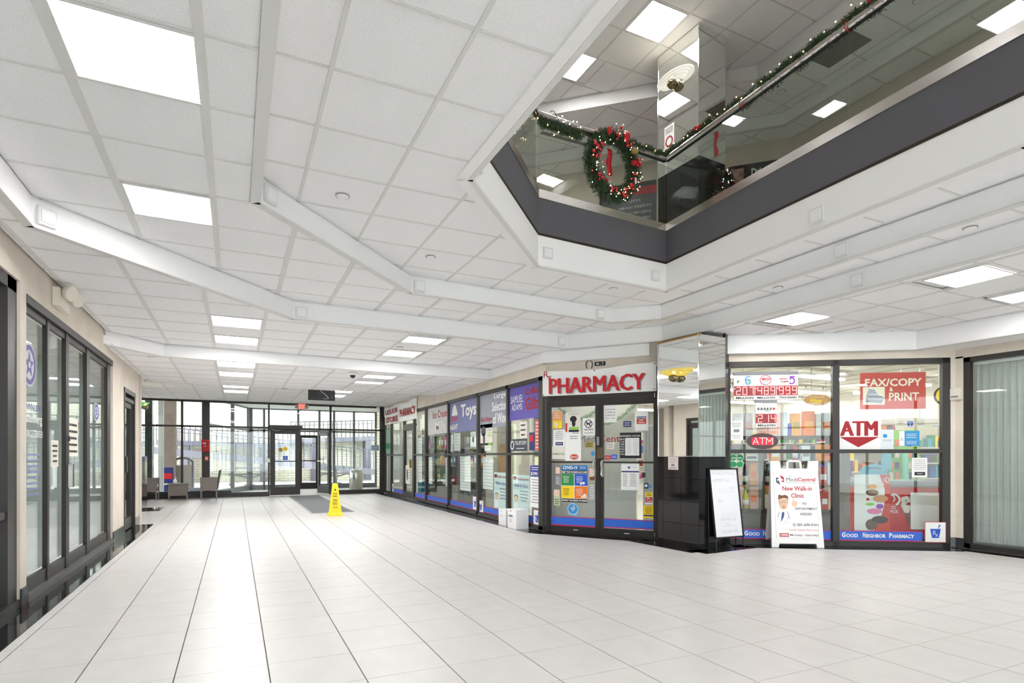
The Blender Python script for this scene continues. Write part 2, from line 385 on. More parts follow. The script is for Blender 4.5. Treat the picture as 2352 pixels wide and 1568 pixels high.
# pharmacy double door
w2 = struct_root('window_2')
post(FD, w2, -.03, .08, 0, 2.50, -.11, .01); post(FD, w2, 1.755, .08, 0, 2.50, -.11, .01, m=BRONZE)
rail(FD, w2, .05, 1.755, 2.09, 2.15); rail(FD, w2, .05, 1.755, 2.46, 2.50); pane(FD, w2, .05, 1.755, 2.15, 2.46); rail(FD, w2, 0, 1.78, 0, .012, name='threshold')
def door_leaf(n, s0, s1, g0, g1):
    d = struct_root('door_%d' % n)
    MB(FD).box(s0,g0,-.06,-.01,.015,2.085).build('stile', BRONZE, d); MB(FD).box(g1,s1,-.06,-.01,.015,2.085).build('stile', BRONZE, d)
    MB(FD).box(g0,g1,-.06,-.01,.015,.115).build('bottom_rail', BRONZE, d); MB(FD).box(g0,g1,-.06,-.01,1.975,2.085).build('top_rail', BRONZE, d)
    MB(FD).box(g0,g1,-.055,-.012,1.10,1.125).build('push_bar', BRONZE, d); pane(FD, d, g0, g1, .115, 1.975, -.035)
    return d
dl = door_leaf(2, .055, .905, .10, .835); dr = door_leaf(3, .911, 1.752, .96, 1.715)
for d, s in ((dl,.825),(dr,.945)):
    b = MB(FD).tube([FD(s,-.01,.92),FD(s,.055,.92),FD(s,.055,1.12),FD(s,-.01,1.12)], .012, 8)
    b.box(s-.02,s+.02,-.012,-.004,.89,1.15); b.build('pull_handle', STEEL, d)
MB(FD).box(.86,.90,-.01,.005,1.37,1.50).build('lock_case', GREYI, dl); MB(FD).box(.86,.96,-.008,.01,1.17,1.34).build('latch_guard', mat('worn_brass', sr(110,95,75), .4, .6), dr)
for d, s in ((dl,.04),(dr,1.74)):
    for z in (.03, 2.06): MB(FD).cyl(FD(s,.0,z),FD(s,.0,z+.06),.012,8).build('pivot', STEEL, d)
MB(FD).box(.48,.56,-.009,-.006,.06,.07).build('small_label', PAPER, dl); MB(FD).box(1.28,1.36,-.009,-.006,.05,.06).build('small_label', PAPER, dr)
# right shop window
w3 = struct_root('window_3')
rail(FR, w3, -.02, 2.80, 2.43, 2.50); rail(FR, w3, -.02, 2.80, .0, .06)
for s, w in ((-.02,.045),(1.345,.085),(2.705,.095)): post(FR, w3, s, w, 0, 2.5)
for a, b in ((.025,1.345),(1.43,2.705)):
    rail(FR, w3, a, b, 1.245, 1.295); pane(FR, w3, a, b, 1.295, 2.43); pane(FR, w3, a, b, .06, 1.245)
# blinds window
w4 = struct_root('window_4')
rail(FBL, w4, -4.235, 6, 2.42, 2.48); rail(FBL, w4, -4.235, 6, .02, .08); post(FBL, w4, -4.235, .075, .02, 2.48)
for s in (-2.6,-1.1,.4,1.9,3.4,4.9): post(FBL, w4, s, .06, .08, 2.42)
pane(FBL, w4, -4.16, 6, .08, 2.42)
# left storefront
w5 = struct_root('window_5')
rail(FL, w5, 1.2, 5.86, 2.50, 2.60, -.13, -.02); rail(FL, w5, 1.2, 5.86, .0, .06, -.13, -.0); post(FL, w5, 5.66, .20, 0, 2.6, -.13, -.02)
rail(FL, w5, 1.2, 5.66, .72, .78, -.12, -.03); post(FL, w5, 3.4, .1, 0, 2.6, -.13,-.02); post(FL, w5, 1.2, .1, 0, 2.6, -.13,-.02)
pane(FL, w5, 1.3, 3.4, .78, 2.5, -.07, GLASSR); pane(FL, w5, 1.3, 3.4, .06, .72, -.07, GLASSR)
pane(FL, w5, 3.5, 5.66, .78, 2.5, -.07, GLASSR); pane(FL, w5, 3.5, 5.66, .06, .72, -.07, GLASSR)
w6 = struct_root('window_6')
rail(FL, w6, 6.02, 9.74, 2.47, 2.54, -.13, .005); rail(FL, w6, 6.02, 9.74, .0, .05, -.13, .02, m=BRONZEL)
for s, w in ((6.0,.03),(6.70,.06),(7.36,.05),(7.42,.06),(8.28,.16),(9.50,.20)): post(FL, w6, s, w, .03, 2.47, -.06, -.02)
for a, b in ((6.03,6.70),(6.76,7.36),(7.48,8.28),(8.44,9.50)):
    rail(FL, w6, a, b, .05, .17, -.06, -.03, m=BRONZE); rail(FL, w6, a, b, 2.41, 2.47, -.06, -.03); pane(FL, w6, a, b, .19, 2.39, -.06, GLASSR)
for s in (7.405,7.475): MB(FL).box(s-.012,s+.012,-.01,.025,.88,1.12).build('pull_handle', STEEL, w6)
MB(FL).box(7.39,7.43,-.01,.0,1.36,1.41).build('lock', BLACK, w6)
d4 = struct_root('door_4')
for s, w in ((10.64,.06),(11.66,.06)): post(FL, d4, s, w, 0, 2.275, -.13, .01, name='door_jamb')
rail(FL, d4, 10.64, 11.72, 2.20, 2.275, -.13, .015, name='door_head'); rail(FL, d4, 10.7, 11.66, 2.08, 2.14, -.1, .0)
for s in (10.70,11.57): post(FL, d4, s, .09, .02, 2.08, -.08,-.03, name='stile')
rail(FL, d4, 10.79, 11.57, .02, .2, -.08,-.03); rail(FL, d4, 10.79, 11.57, 1.99, 2.08, -.08,-.03); pane(FL, d4, 10.79, 11.57, .2, 1.99, -.055, GLASSR); pane(FL, d4, 10.7, 11.66, 2.14, 2.2, -.055, GLASSR)
MB(FL).box(10.70,10.80,-.03,.03,.95,1.2).build('door_handle', BLACK, d4)
# mall entrance
w7 = struct_root('window_7')
rail(FE, w7, -3.5, 4.42, 2.78, H5); rail(FE, w7, -3.5, .96, 2.05, 2.10); rail(FE, w7, 2.7, 4.36, 2.03, 2.08); rail(FE, w7, .95, 2.75, 2.02, 2.08)
for s, w in ((-2.9,.06),(-1.40,.06),(.90,.05),(2.70,.06),(4.29,.13)): post(FE, w7, s, w, 0, 2.8)
MB(FE).box(-.87,-.67,-.2,.02,0,2.8).build('column_cover', BRONZE, w7)
for a, b in ((-3.5,.95),(2.76,4.3)): rail(FE, w7, a, b, 0, .13, -.11, .01, name='sill', m=BRONZE)
MB(FE).box(-3.4,-.1,-.1,-.0,.13,.20).build('sill_board', DARK, w7)
for a, b in ((-2.84,-1.40),(-1.34,-.87),(-.67,.90),(2.76,4.29)): pane(FE, w7, a, b, .13, 2.05); pane(FE, w7, a, b, 2.10, 2.78)
pane(FE, w7, .95, 2.70, 2.08, 2.78)
d5 = struct_root('door_5')
for s0,s1,z0,z1 in ((.96,1.10,.02,2.02),(1.68,1.82,.02,2.02),(1.10,1.68,.02,.26),(1.10,1.68,1.89,2.02)): MB(FE).box(s0,s1,-.06,-.01,z0,z1).build('door_frame', BRONZE, d5)
MB(FE).box(1.0,1.8,0,.05,1.04,1.07).build('push_bar', BRONZE, d5); pane(FE, d5, 1.10, 1.68, .26, 1.89, -.035)
MB(FE).box(.93,1.88,-.05,.10,2.03,2.15).build('door_operator', BRONZE, d5)
MB(FE).tube([FE(1.0,.1,2.02),FE(1.1,.14,1.98),FE(1.35,.02,2.0)],.012,6).build('closer_arm', STEEL, d5)
F6 = wall_frame((2.45,19.84),(2.70,19.04)); d6 = struct_root('door_6')
for s0,s1,z0,z1 in ((0,.12,.02,2.02),(.72,.84,.02,2.02),(.12,.72,.02,.26),(.12,.72,1.89,2.02)): MB(F6).box(s0,s1,-.03,.02,z0,z1).build('door_frame', BRONZE, d6)
pane(F6, d6, .12, .72, .26, 1.89, 0); MB(F6).box(.05,.8,.03,.06,1.04,1.07).build('push_bar', STEEL, d6)
MB(F6).box(.35,.8,.02,.1,1.86,1.95).build('door_closer', GREYI, d6)

w9 = struct_root('added_rear_window'); FBK = wall_frame((9,YB),(-7,YB))  # rear glazing out of view, added so daylight reaches the ceiling
for k in range(13): post(FBK, w9, .6+k*1.19, .07, .1, 2.9)
rail(FBK, w9, .6, 15, 2.1, 2.15); pane(FBK, w9, .6, 15, .1, 2.9)
# ================================================================ ceiling lights
def make_light(name, label, x, y, z, group, half=.27):
    t = thing(name, label, 'ceiling light', (x,y,z), group)
    b = MB(); h = half+.018
    for a in ((-h,h,-h,-half),(-h,h,half,h),(-h,-half,-half,half),(half,h,-half,half)): b.box(x+a[0],x+a[1],y+a[2],y+a[3],z-.002,z+.03)
    b.build('frame', TEE, t)
    l = MB(); n = 3                                    # prismatic lens, gently ribbed
    l.box(x-half,x+half,y-half,y+half,z+.012,z+.03); l.build('diffuser', LENS, t)
    g = MB(); g.box(x-half,x+half,y-half/2-.004,y-half/2+.004,z+.008,z+.012); g.build('lens_rib', LENS, t)
    return t
LG = 'square ceiling light panels of the lower hall'
first = make_light('ceiling_light', 'large glowing square light panel nearest the camera, at the upper left of the ceiling', -.425, 3.21, H2, LG)
for x, y, z, lab in (
    (-.425,5.0,H2,'glowing square light panel second from the camera on the left, before the second ceiling step'),
    (.02,7.9,H3,'bright light panel over the corridor just past the lower ceiling step, nearer of its pair'),
    (.02,9.12,H3,'left row light panel just before the deep white bulkhead, farther of its pair'),
    (2.41,8.05,H3,'light panel over the right side of the corridor beside a gap in the ceiling tiles'),
    (2.41,9.17,H3,'light panel on the right side of the corridor just before the deep white bulkhead'),
    (6.1,4.77,H3,'light panel above the shop window with the lottery displays'),
    (6.1,2.95,H3,'broad light panel at the right side of the hall near the blinds window'),
    (7.39,3.02,H3,'light panel cut by the right edge of the picture, above the vertical blinds'),
    (.02,10.25,H4,'light panel of the left corridor row directly behind the deep white bulkhead'),
    (.02,11.46,H4,'second light panel behind the white bulkhead in the left corridor row'),
    (2.4,10.6,H4,'light panel behind the white bulkhead on the right, beside a dome camera'),
    (2.4,11.75,H4,'light panel above the hanging monitor on the right, behind the white bulkhead'),
    (.02,14.9,H5,'narrow looking light panel in the left row before the entrance glazing'),
    (.02,16.1,H5,'last light panel of the left row, closest to the entrance glazing'),
    (2.4,14.9,H5,'light panel half hidden behind the hanging monitor'),
    (2.4,16.1,H5,'small light panel just above the exit sign side, behind the monitor')):
    copy_tree(first, (x+.425, y-3.21, z-H2), label=lab)
for x, y, z, lb in ((-.425,1.3,H2,'right above the viewpoint, left side'),(-.425,-1.0,H2,'just behind the viewpoint, left side'),(.9,.6,H1,'beside the opening edge above the viewpoint'),(6.4,.9,H3,'on the right, level with the viewpoint'),(6.4,-1.5,H3,'on the right, behind the viewpoint'),(-.4,-3.4,H2,'on the left, near the rear glazing')):
    copy_tree(first, (x+.425, y-3.21, z-H2), label='added ceiling light panel '+lb, group='added light panels behind the viewpoint')  # unseen panels, put in as extra light for the hall
up = make_light('ceiling_light', 'square light panel of the upper floor touching the mirrored column top', 4.9, 5.93, 6.8, 'light panels of the upper floor')
for x, y, z, lab in ((4.47,7.1,6.8,'small upper floor light panel beside the lower ceiling edge, left of the mirrored column'),
    (1.02,6.39,6.8,'upper floor light panel over the left gallery, seen only mirrored in the right balustrade glass'),
    (2.30,7.41,6.8,'upper floor light panel over the back left gallery, mirrored in the glass by the ribbon'),
    (.715,4.22,6.8,'upper floor light panel over the left gallery nearer the viewpoint, mirrored at the top right'),
    (6.45,1.43,6.8,'upper floor light panel over the right gallery, mirrored in the glass left of the wreath'),
    (6.2,3.6,6.8,'added upper floor light panel over the right balustrade, out of view'),(6.2,-1.6,6.8,'added upper floor light panel over the right gallery behind the viewpoint'),  # from here on hidden panels, added to brighten fascia and upper floor
    (3.2,2.6,6.8,'added upper floor light panel above the opening, out of view'),(3.1,4.5,6.8,'added upper floor light panel above the wreath side of the opening, out of view'),(.72,1.9,6.8,'added upper floor light panel over the left gallery beside the viewpoint'),(-.5,5.2,6.8,'added upper floor light panel at the far left of the gallery'),(3.2,-.6,6.8,'added upper floor light panel far above the opening, out of view'),
    (2.0,1.2,6.8,'added upper floor light panel above the left edge of the opening, out of view'),(1.8,-1.6,6.8,'added upper floor light panel above the opening behind the viewpoint, left'),(3.7,-2.8,6.8,'added upper floor light panel above the opening behind the viewpoint, right')):
    copy_tree(up, (x-4.9, y-5.93, z-6.8), label=lab)
# ================================================================ the opening: fascia, glass balustrade
def face_strip(root, name, path, z0, z1, m, t=.1, o=0):
    for a, b in zip(path, path[1:]):
        F = wall_frame(a, b); L = math.hypot(b[0]-a[0], b[1]-a[1]); MB(F).box(-.010, L+.010, -t+o, o+.010, z0, z1).build(name, m, root)
OP = [(1.58,4.02),(2.96,5.54),(4.86,5.69),(4.74,2.0),(4.70,YB)]
gal = struct_root('trim_7')
face_strip(gal, 'fascia_panel', [(1.58,YB)]+OP, H1-.012, 3.62, WHITEP)
face_strip(gal, 'shadow_line', [(1.58,YB)]+OP, 3.60, 3.625, mat('dark_brown_line', sr(48,36,28), .7), .1, .006)
face_strip(gal, 'fabric_band', [(1.58,YB)]+OP, 3.62, 4.01, FELT)
face_strip(gal, 'edge_bead', [(1.58,YB)]+OP, H1-.016, H1+.004, TEE, .03, .012)
MB().slab([(-1.6,YB),(1.55,YB),(1.55,4.04),(2.94,5.58),(4.90,5.73),(4.78,2.0),(4.75,YB),(9,YB),(9,19.2),(-3.8,19.2),(-3.8,9.6),(-1.6,9.6)], 3.45, 3.90).build('floor.001', mat('upper_slab', sr(200,196,190), .7), None, kind='structure')
bal = thing('glass_balustrade', 'clear glass balustrade with steel handrail around the upper floor opening', 'balustrade', (4.86,5.69,4.01))
for a, b in zip([(1.58,YB)]+OP, OP):
    F = wall_frame(a, b); L = math.hypot(b[0]-a[0], b[1]-a[1])
    MB(F).box(-.01,L+.01,-.05,.018,4.008,4.10).build('base_shoe', STEEL, bal)
    MB(F).tube([F(-.02,-.02,4.93),F(L+.02,-.02,4.93)], .038, 12).build('handrail', STEEL, bal)
    MB(F).box(0,L,-.035,-.005,4.885,4.90).build('rail_channel', BLACK, bal)
    cuts = {1:[0,L],2:[0,L],3:[0,1.24,2.43,L]}.get(OP.index(b), [0]+[1.2*k for k in range(1,int(L/1.2))]+[L])
    for c, e in zip(cuts, cuts[1:]):
        MB(F).box(c+.006,e-.006,-.026,-.014,4.10,4.89).build('glass_panel', GLASSG, bal)
# ---- upper floor shell
RU = [(-1.6,YB),(-1.6,8.2),(4.26,8.2),(6.75,5.94),(6.75,YB)]
RU2 = [(-1.6,YB),(-1.6,9.22),(4.8,9.22),(7.77,6.34),(7.77,YB)]
RU3 = [(-1.6,YB),(-1.6,9.55),(5.15,9.55),(8.22,6.49),(8.25,YB)]
ceiling('ceiling.006', RU, 6.8, 4.6, 5.63, m=.6, skip=[(4.9,5.93),(4.5,7.1),(1.02,6.39),(2.30,7.41),(.715,4.22)], yv=1.5)
ceiling('ceiling.007', RU2[1:]+RU[:0:-1], 6.6, 4.6, 5.63, m=.6, yv=2.5)
ceiling('ceiling.012', RU3[1:]+RU2[:0:-1], 6.4, 4.6, 5.63, m=.6, yv=2.5)
riser(8, RU[1:], 6.6, 6.8); riser(9, RU2[1:], 6.4, 6.6)
for n, (p_, q_) in enumerate(zip(RU3[1:], RU3[2:])): wall('wall_back.001' if n == 0 else 'wall_right.00%d' % (3+n), wall_frame(p_, q_), [(0,math.hypot(q_[0]-p_[0],q_[1]-p_[1]),3.9,7)])
wall('wall_left.003', wall_frame((-1.6,YB),(-1.6,9.6)), [(0,15.6,3.9,7)])
wall('wall_back.002', wall_frame((9.2,YB),(-1.6,YB)), [(0,11,3.2,7)])
# ---- mirrored column, black tile below
def column(label, z0, zt, zm, tileh):
    t = thing('mirrored_column', label, 'column', (5.75,6.2,z0))
    pts = [(5.36,6.44),(5.41,5.70),(6.11,5.87),(6.3,6.4),(5.7,6.8)]
    MB().slab([(5.40,6.42),(5.44,5.725),(5.90,5.765),(6.2,6.4),(5.7,6.76)], z0, zt).build('core', mat('column_core', (.02,.02,.02), .8), t)
    for F, L, cut in ((FC1, math.hypot(.05,.74), .0), (FC2, math.hypot(.502,.04), 0)):
        MB(F).box(0,L-.002,-.02,.0,zm,zt-.004).build('mirror_panel', MIRROR, t)
        MB(F).box(-.008,.008,-.01,.004,zm,zt).build('mirror_edge', CHROME, t)
        MB(F).box(0,L,-.012,.006,zm-.008,zm+.006).build('mirror_edge', CHROME, t)
        s = [0,.10,.43,L] if F is FC1 else [0,.25,L]
        z = z0
        while z < zm-.02:
            z1 = min(z+tileh, zm-.008)
            for a, b in zip(s, s[1:]): MB(F).box(a+.002,b-.002,-.02,0,z+.002,z1-.002).build('black_tile', BLACKT, t)
            z += tileh
    return t
column('lower mirrored column with black granite tiles beside the pharmacy entrance', 0, H3-.06, 1.205, .302)
MB(FC1).box(-.02,.76,-.03,.006,H3-.075,H3-.055).build('trim_8', mat('gold_trim', sr(170,130,70), .35, .9), None, kind='structure')
column('upper floor part of the mirrored column with face covering sign', 3.9, 6.8, 5.1, .4)
# ================================================================ outside the entrance
CONC = mat('outdoor_paving', sr(225,222,214), .85, noise=.05, nscale=2); EXTD = mat('painted_rail', sr(92,90,100), .5); EXTG = mat('bench_grey', sr(120,118,120), .5, .3)
def brick_mat():
    m = mat('pale_brick', sr(226,216,188), .85); nt = m.node_tree; b = nt.nodes['Principled BSDF']
    g = nt.nodes.new('ShaderNodeNewGeometry'); mp = nt.nodes.new('ShaderNodeMapping'); mp.inputs['Rotation'].default_value = (math.pi/2, 0, 0)
    br = nt.nodes.new('ShaderNodeTexBrick'); br.inputs['Scale'].default_value = 1; br.inputs['Brick Width'].default_value = .4; br.inputs['Row Height'].default_value = .12
    br.inputs['Mortar Size'].default_value = .012; br.inputs['Color1'].default_value = (*sr(238,232,212),1); br.inputs['Color2'].default_value = (*sr(226,219,198),1); br.inputs['Mortar'].default_value = (*sr(176,168,150),1)
    nt.links.new(g.outputs['Position'], mp.inputs['Vector']); nt.links.new(mp.outputs['Vector'], br.inputs['Vector']); nt.links.new(br.outputs['Color'], b.inputs['Base Color']); return m
BRICK = brick_mat()
MB().box(-9, 12, 19.06, 34, -.2, -.02).build('floor.002', CONC, None, kind='structure')
MB().box(-9, 12, 31, 31.4, -.1, 3.7).build('wall_back.003', BRICK, None, kind='structure')
MB().box(-9, 12, 30.95, 31.45, 3.68, 3.8).build('trim_9', CONC, None, kind='structure')
MB().box(5.25, 5.5, 19.3, 24, -.02, 3.36).build('wall_right.006', BRICK, None, kind='structure')
# planked canopy soffit
sof = MB().box(-9, 12, 19.1, 26.0, 3.36, 3.6).build('ceiling.008', WHITEP, None, kind='structure')
for i in range(48):
    MB().box(-7.0+i*.24, -6.775+i*.24, 19.15, 26.0, 3.335, 3.36).build('soffit_plank', mat('soffit_board', sr(225,220,214), .6), sof)
# ramps with railings in front of the brick wall
def ramp(name, label, x0, x1, y, zt0, zt1, th, hr):
    t = thing(name, label, 'ramp', ((x0+x1)/2, y, min(zt0, zt1)-th))
    Z = lambda x: zt0+(zt1-zt0)*(x-x0)/(x1-x0)
    F = wall_frame((0,y),(1,y))
    MB(F).plate([(x0,Z(x0)-th),(x1,Z(x1)-th),(x1,Z(x1)),(x0,Z(x0))], -.69, 0).box(x0+1,x0+1.3,-.68,-.02,-.02,Z(x0+1)-th+.0).box(x1-1.3,x1-1,-.68,-.02,-.02,Z(x1-1)-th+.05).build('ramp_slab', mat('ramp_edge', sr(118,116,128), .8), t)
    MB(F).plate([(x0,Z(x0)+hr-.05),(x1,Z(x1)+hr-.05),(x1,Z(x1)+hr),(x0,Z(x0)+hr)], -.09, -.04).build('top_rail', EXTD, t)
    MB(F).plate([(x0,Z(x0)+hr-.2),(x1,Z(x1)+hr-.2),(x1,Z(x1)+hr-.17),(x0,Z(x0)+hr-.17)], -.09, -.04).build('middle_rail', EXTD, t)
    me = None; n = int((x1-x0)/.22)
    for i in range(n+1):
        x = x0+.02+i*.22
        if x > x1: break
        if me is None:
            o = MB(F).box(x-.02,x+.02,-.085,-.045,Z(x),Z(x)+hr-.05).build('baluster', EXTD, t); me = (o.data, x, Z(x))
        else:
            o = bpy.data.objects.new('baluster', me[0]); COL.objects.link(o); o.parent = t; o.location = (x-me[1], 0, Z(x)-me[2]); LOC[o.name] = LOC[t.name]
ramp('ramp', 'lower grey ramp with railing sloping down to the right in front of the brick wall', -3.2, 6.8, 29.2, 1.62, .52, .30, .95)
ramp('ramp', 'middle ramp run with railing rising to the right against the brick wall', 2.45, 7.4, 30.3, 2.06, 2.30, .22, .85)
ramp('ramp', 'upper ramp run with railing sloping down from the left behind the red call box column', -3.2, 2.4, 30.2, 1.95, 1.80, .22, .72)
def picnic(x, y, label):
    t = thing('picnic_table', label, 'picnic table', (x,y,0)); W2 = MB()
    MB().box(x-.55,x+.55,y-.35,y+.35,.70,.74).build('table_top', EXTG, t)
    for dy in (-.62,.62): MB().box(x-.8,x+.8,y+dy-.14,y+dy+.14,.43,.47).build('bench', EXTG, t)
    MB().cyl((x,y,0),(x,y,.7),.05,8).box(x-.2,x+.2,y-.2,y+.2,-.02,.02).build('pedestal', EXTG, t)
    for sx in (-1,1): MB().tube([(x+sx*.05,y,.30),(x+sx*.5,y,.42),(x+sx*.72,y,.30),(x+sx*.75,y,-.02)], .035, 8).build('curved_leg', EXTG, t)
picnic(.55, 26.8, 'grey picnic table with curved legs seen through the glass left of the entrance door')
picnic(4.15, 27.2, 'grey picnic table with curved legs seen through the glass right of the open door')
# bins
t = thing('litter_bin', 'large outdoor litter bin with arched hood beside the brown pillar', 'bin', (-1.72,24.4,0))
bn = mat('pebble_panel', sr(150,146,138), .9, noise=.3, nscale=60)
MB().box(-2.0,-1.44,24.2,24.7,.0,.88).build('body', bn, t); MB().box(-2.06,-2.0,24.15,24.75,-.02,1.0).box(-1.44,-1.38,24.15,24.75,-.02,1.0).build('side_frame', EXTD, t)
MB(wall_frame((-1.72,24.2),(-.72,24.2))).ring(0,.98,.34,.2,.07,-.5,.0,14,0,math.pi).build('hood', EXTD, t)
MB().lathe((4.0,21.6,-.02), [(.22,0),(.24,.02),(.24,.62),(.22,.70),(.12,.76)], 24).build('trash_can', STEEL, None, True, 'round brushed steel trash can inside the vestibule at the right', 'trash can')
tag(MB().box(-2.32,-1.92,23.9,24.3,-.02,3.34).build('pillar', mat('brown_pillar', sr(126,112,104), .8, noise=.1, nscale=6), None), 'brown rendered pillar outside the entrance glazing beside the litter bin', 'pillar')
tag(MB().box(-2.55,-2.20,19.9,20.3,-.02,3.34).build('pillar', mat('green_marble', sr(44,62,56), .15, noise=.5, nscale=14), None), 'dark green marble pillar behind the glazing at the far left', 'pillar')
tag(MB().box(-2.12,-1.98,20.6,20.74,-.02,3.34).build('post', WHITE, None), 'slim white post outside between the marble and brown pillars', 'post')
t = thing('newspaper_box', 'dark newspaper box with a red front panel standing outside by the brown pillar', 'newspaper box', (-1.95,21.6,0))
MB().box(-2.1,-1.8,21.5,21.8,-.02,.85).build('body', NAVY, t); MB().box(-2.08,-1.82,21.49,21.5,.48,.66).build('red_panel', RED, t); MB().box(-2.15,-1.62,21.3,21.85,.30,.34).build('shelf', OFFW, t)
# vestibule of outer glazing
v = struct_root('window_8'); FV = wall_frame((0.5,23.0),(1.5,23.0)); FVL = wall_frame((-.72,19.25),(.5,23.0)); LV = math.hypot(1.22,3.75)
VD = mat('vestibule_frame', sr(112,114,122), .4, .4)
for s in (0,.42,1.6,2.36,2.9,3.65,4.5): MB(FV).box(s,s+.075,-.1,0,-.02,3.0).build('mullion', VD, v)
for s in (0,2.2,LV-.08): MB(FVL).box(s,s+.08,-.1,0,-.02,3.0).build('mullion', VD, v)
for F, L in ((FV,4.5),(FVL,LV)):
    for z0, z1 in ((-.02,.16),(2.12,2.18),(2.92,3.0)): MB(F).box(0,L,-.09,0,z0,z1).build('rail', VD, v)
    MB(F).box(0,L,-.05,-.044,.16,2.12).build('glass_pane', GLASS, v)
    MB(F).box(0,L,-.05,-.044,2.18,2.92).build('glass_pane', GLASS, v)
for s0,s1,z0,z1 in ((1.66,1.76,0,2.0),(2.26,2.36,0,2.0),(1.76,2.26,0,.22),(1.76,2.26,1.9,2.0),(1.76,2.26,1.02,1.06)): MB(FV).box(s0,s1,-.03,.03,z0,z1).build('door_frame', BRONZE, v)
MB().slab([(-.8,19.06),(.45,23.05),(5.1,23.05),(5.1,19.06)], 2.96, 3.1).build('ceiling.009', WHITEP, None, kind='structure')
MB().slab([(-.75,19.06),(.45,23.0),(5.1,23.0),(5.1,19.06)], -.019, -.012).build('floor.003', mat('vestibule_floor', sr(210,206,200), .4), None, kind='structure')
for k in range(3): MB().box(.6+k*1.5,.9+k*1.5,20.8,21.0,2.945,2.96).build('vent_grille', GREYI, v)

# ================================================================ pharmacy interior
SHW = mat('shop_wall', sr(236,232,224), .8); SHF = mat('shop_floor', sr(214,210,202), .35, noise=.04, nscale=3); SHC = mat('shop_ceiling', sr(226,222,212), .9)
SHOP = [(4.56,19.0),(4.56,8.3),(5.60,6.98),(6.3,6.3),(6.3,6.1),(8.62,4.50),(14.6,4.5),(14.6,19.0)]
MB().slab(SHOP, -.012, .002).build('floor.004', SHF, None, kind='structure')
sc = MB().slab(SHOP, 2.86, 2.95).build('ceiling.010', SHC, None, kind='structure')
for i in range(16): MB().box(6.6+i*.6, 6.62+i*.6, 4.7, 18.9, 2.85, 2.862).build('ceiling_tee', mat('dull_tee', sr(196,192,182), .6), sc)
for j in range(12): MB().box(5.6, 14.5, 5.2+j*1.2, 5.22+j*1.2, 2.851, 2.863).build('cross_tee', MATS['dull_tee'], sc)
MB().box(14.5,14.6,4.4,19,0,2.9).build('wall_right.007', SHW, None, kind='structure')
MB().box(8.6,14.6,4.3,4.42,0,2.9).build('wall_right.008', SHW, None, kind='structure')
MB().box(4.56,14.6,18.9,19,0,2.9).build('wall_right.009', SHW, None, kind='structure')
def strip_light(x, y, label, group='fluorescent strip lights of the shop', along='x', L=1.25, z=2.70):
    t = thing('strip_light', label, 'strip light', (x,y,z), group); a, b = (L/2,.07) if along == 'x' else (.07,L/2)
    MB().box(x-a,x+a,y-b,y+b,z+.02,z+.07).build('housing', WHITE, t); MB().box(x-a+.02,x+a-.02,y-b+.02,y+b-.02,z-.02,z+.02).build('tube_cover', STRIPM, t)
    for s in (-.3,.3): MB().cyl((x+(s if along=='x' else 0),y+(0 if along=='x' else s),z+.07),(x+(s if along=='x' else 0),y+(0 if along=='x' else s),2.86),.006,6).build('hanger', DARK, t)
    return t
s0 = strip_light(7.35,6.35,'fluorescent strip in the shop nearest the window, above the lottery displays')
labs = ['fluorescent strip in the shop above the print service sign','fluorescent strip in the shop behind the round clock end',
 'second strip of the shop seen behind the lottery displays','second strip of the shop seen beside the print service sign','strip of the second row toward the right wall',
 'third row strip seen left of the lottery displays','third row strip behind the oval hanging sign','third row strip seen through the top of the right pane','third row strip toward the right wall',
 'fourth row strip low over the liquor boxes','fourth row strip seen between the panes','fourth row strip behind the red service sign','fourth row strip far right',
 'far strip at the back of the shop, left','far strip at the back of the shop, middle','far strip at the back of the shop, right']
pts = [(9.3,5.35),(11.6,5.4),(7.9,8.0),(10.1,7.4),(12.6,7.2),(8.2,10),(10.4,9.6),(12.3,9.2),(13.8,8.8),(8.8,12.2),(10.9,12),(12.9,11.8),(13.9,11),(9.5,15),(11.7,15),(13.6,14.5)]
for (x, y), lb in zip(pts, labs): copy_tree(s0, (x-7.35, y-6.35, 0), label=lb)
for y, lb in ((10.2,'nearest strip behind the side windows'),(12.6,'second strip behind the side windows'),(15.0,'third strip behind the side windows'),(17.3,'strip at the far end behind the side windows')):
    copy_tree(s0, (6.6-7.35, y-6.35, 0), label=lb+' of the pharmacy, added as fill')
copy_tree(s0, (5.30-7.35, 7.75-6.35, 0), label='added fluorescent strip just inside the pharmacy doors, in front of the clinic partition')  # strip added to brighten the clinic partition
copy_tree(s0, (5.75-7.35, 9.2-6.35, 0), label='added fluorescent strip behind the clinic partition')  # further strip, added for more light behind the doors
for y, lb in ((9.4,'strip close to the corner side window'),(11.6,'strip close to the Toys window'),(13.8,'strip close to the Ice Cream window'),(16.4,'strip close to the glass side door')): strip_light(5.0, y, lb+' of the pharmacy, added as fill', along='y')  # strips put in along the glass to lighten the window interiors
# clinic partition behind the pharmacy doors
n2 = (-.7847,-.6198); FPN = wall_frame((4.42+.7847,8.04+.6198),(5.51+.7847,6.66+.6198))
t = thing('clinic_partition', 'white partition with red and grey clinic lettering behind the pharmacy doors', 'partition', tuple(FPN(.3,0,0)))
MB(FPN).box(-.35,1.22,-.06,0,.0,2.35).build('panel', SHW, t); MB(FPN).box(.30,1.22,.0,.02,.0,.62).build('counter_front', WHITE, t); MB(FPN).box(.28,1.24,-.02,.04,.62,.65).build('counter_ledge', WHITE, t)
text(FPN,'Medi',.22,.56,1.445,1.56,.004,GREYI,t,.0); text(FPN,'Central',.58,1.12,1.445,1.56,.004,RED,t,.0)
MB(FPN).disc(.10,1.5,.08,.08,.002,.006,6).build('logo', RED, t)
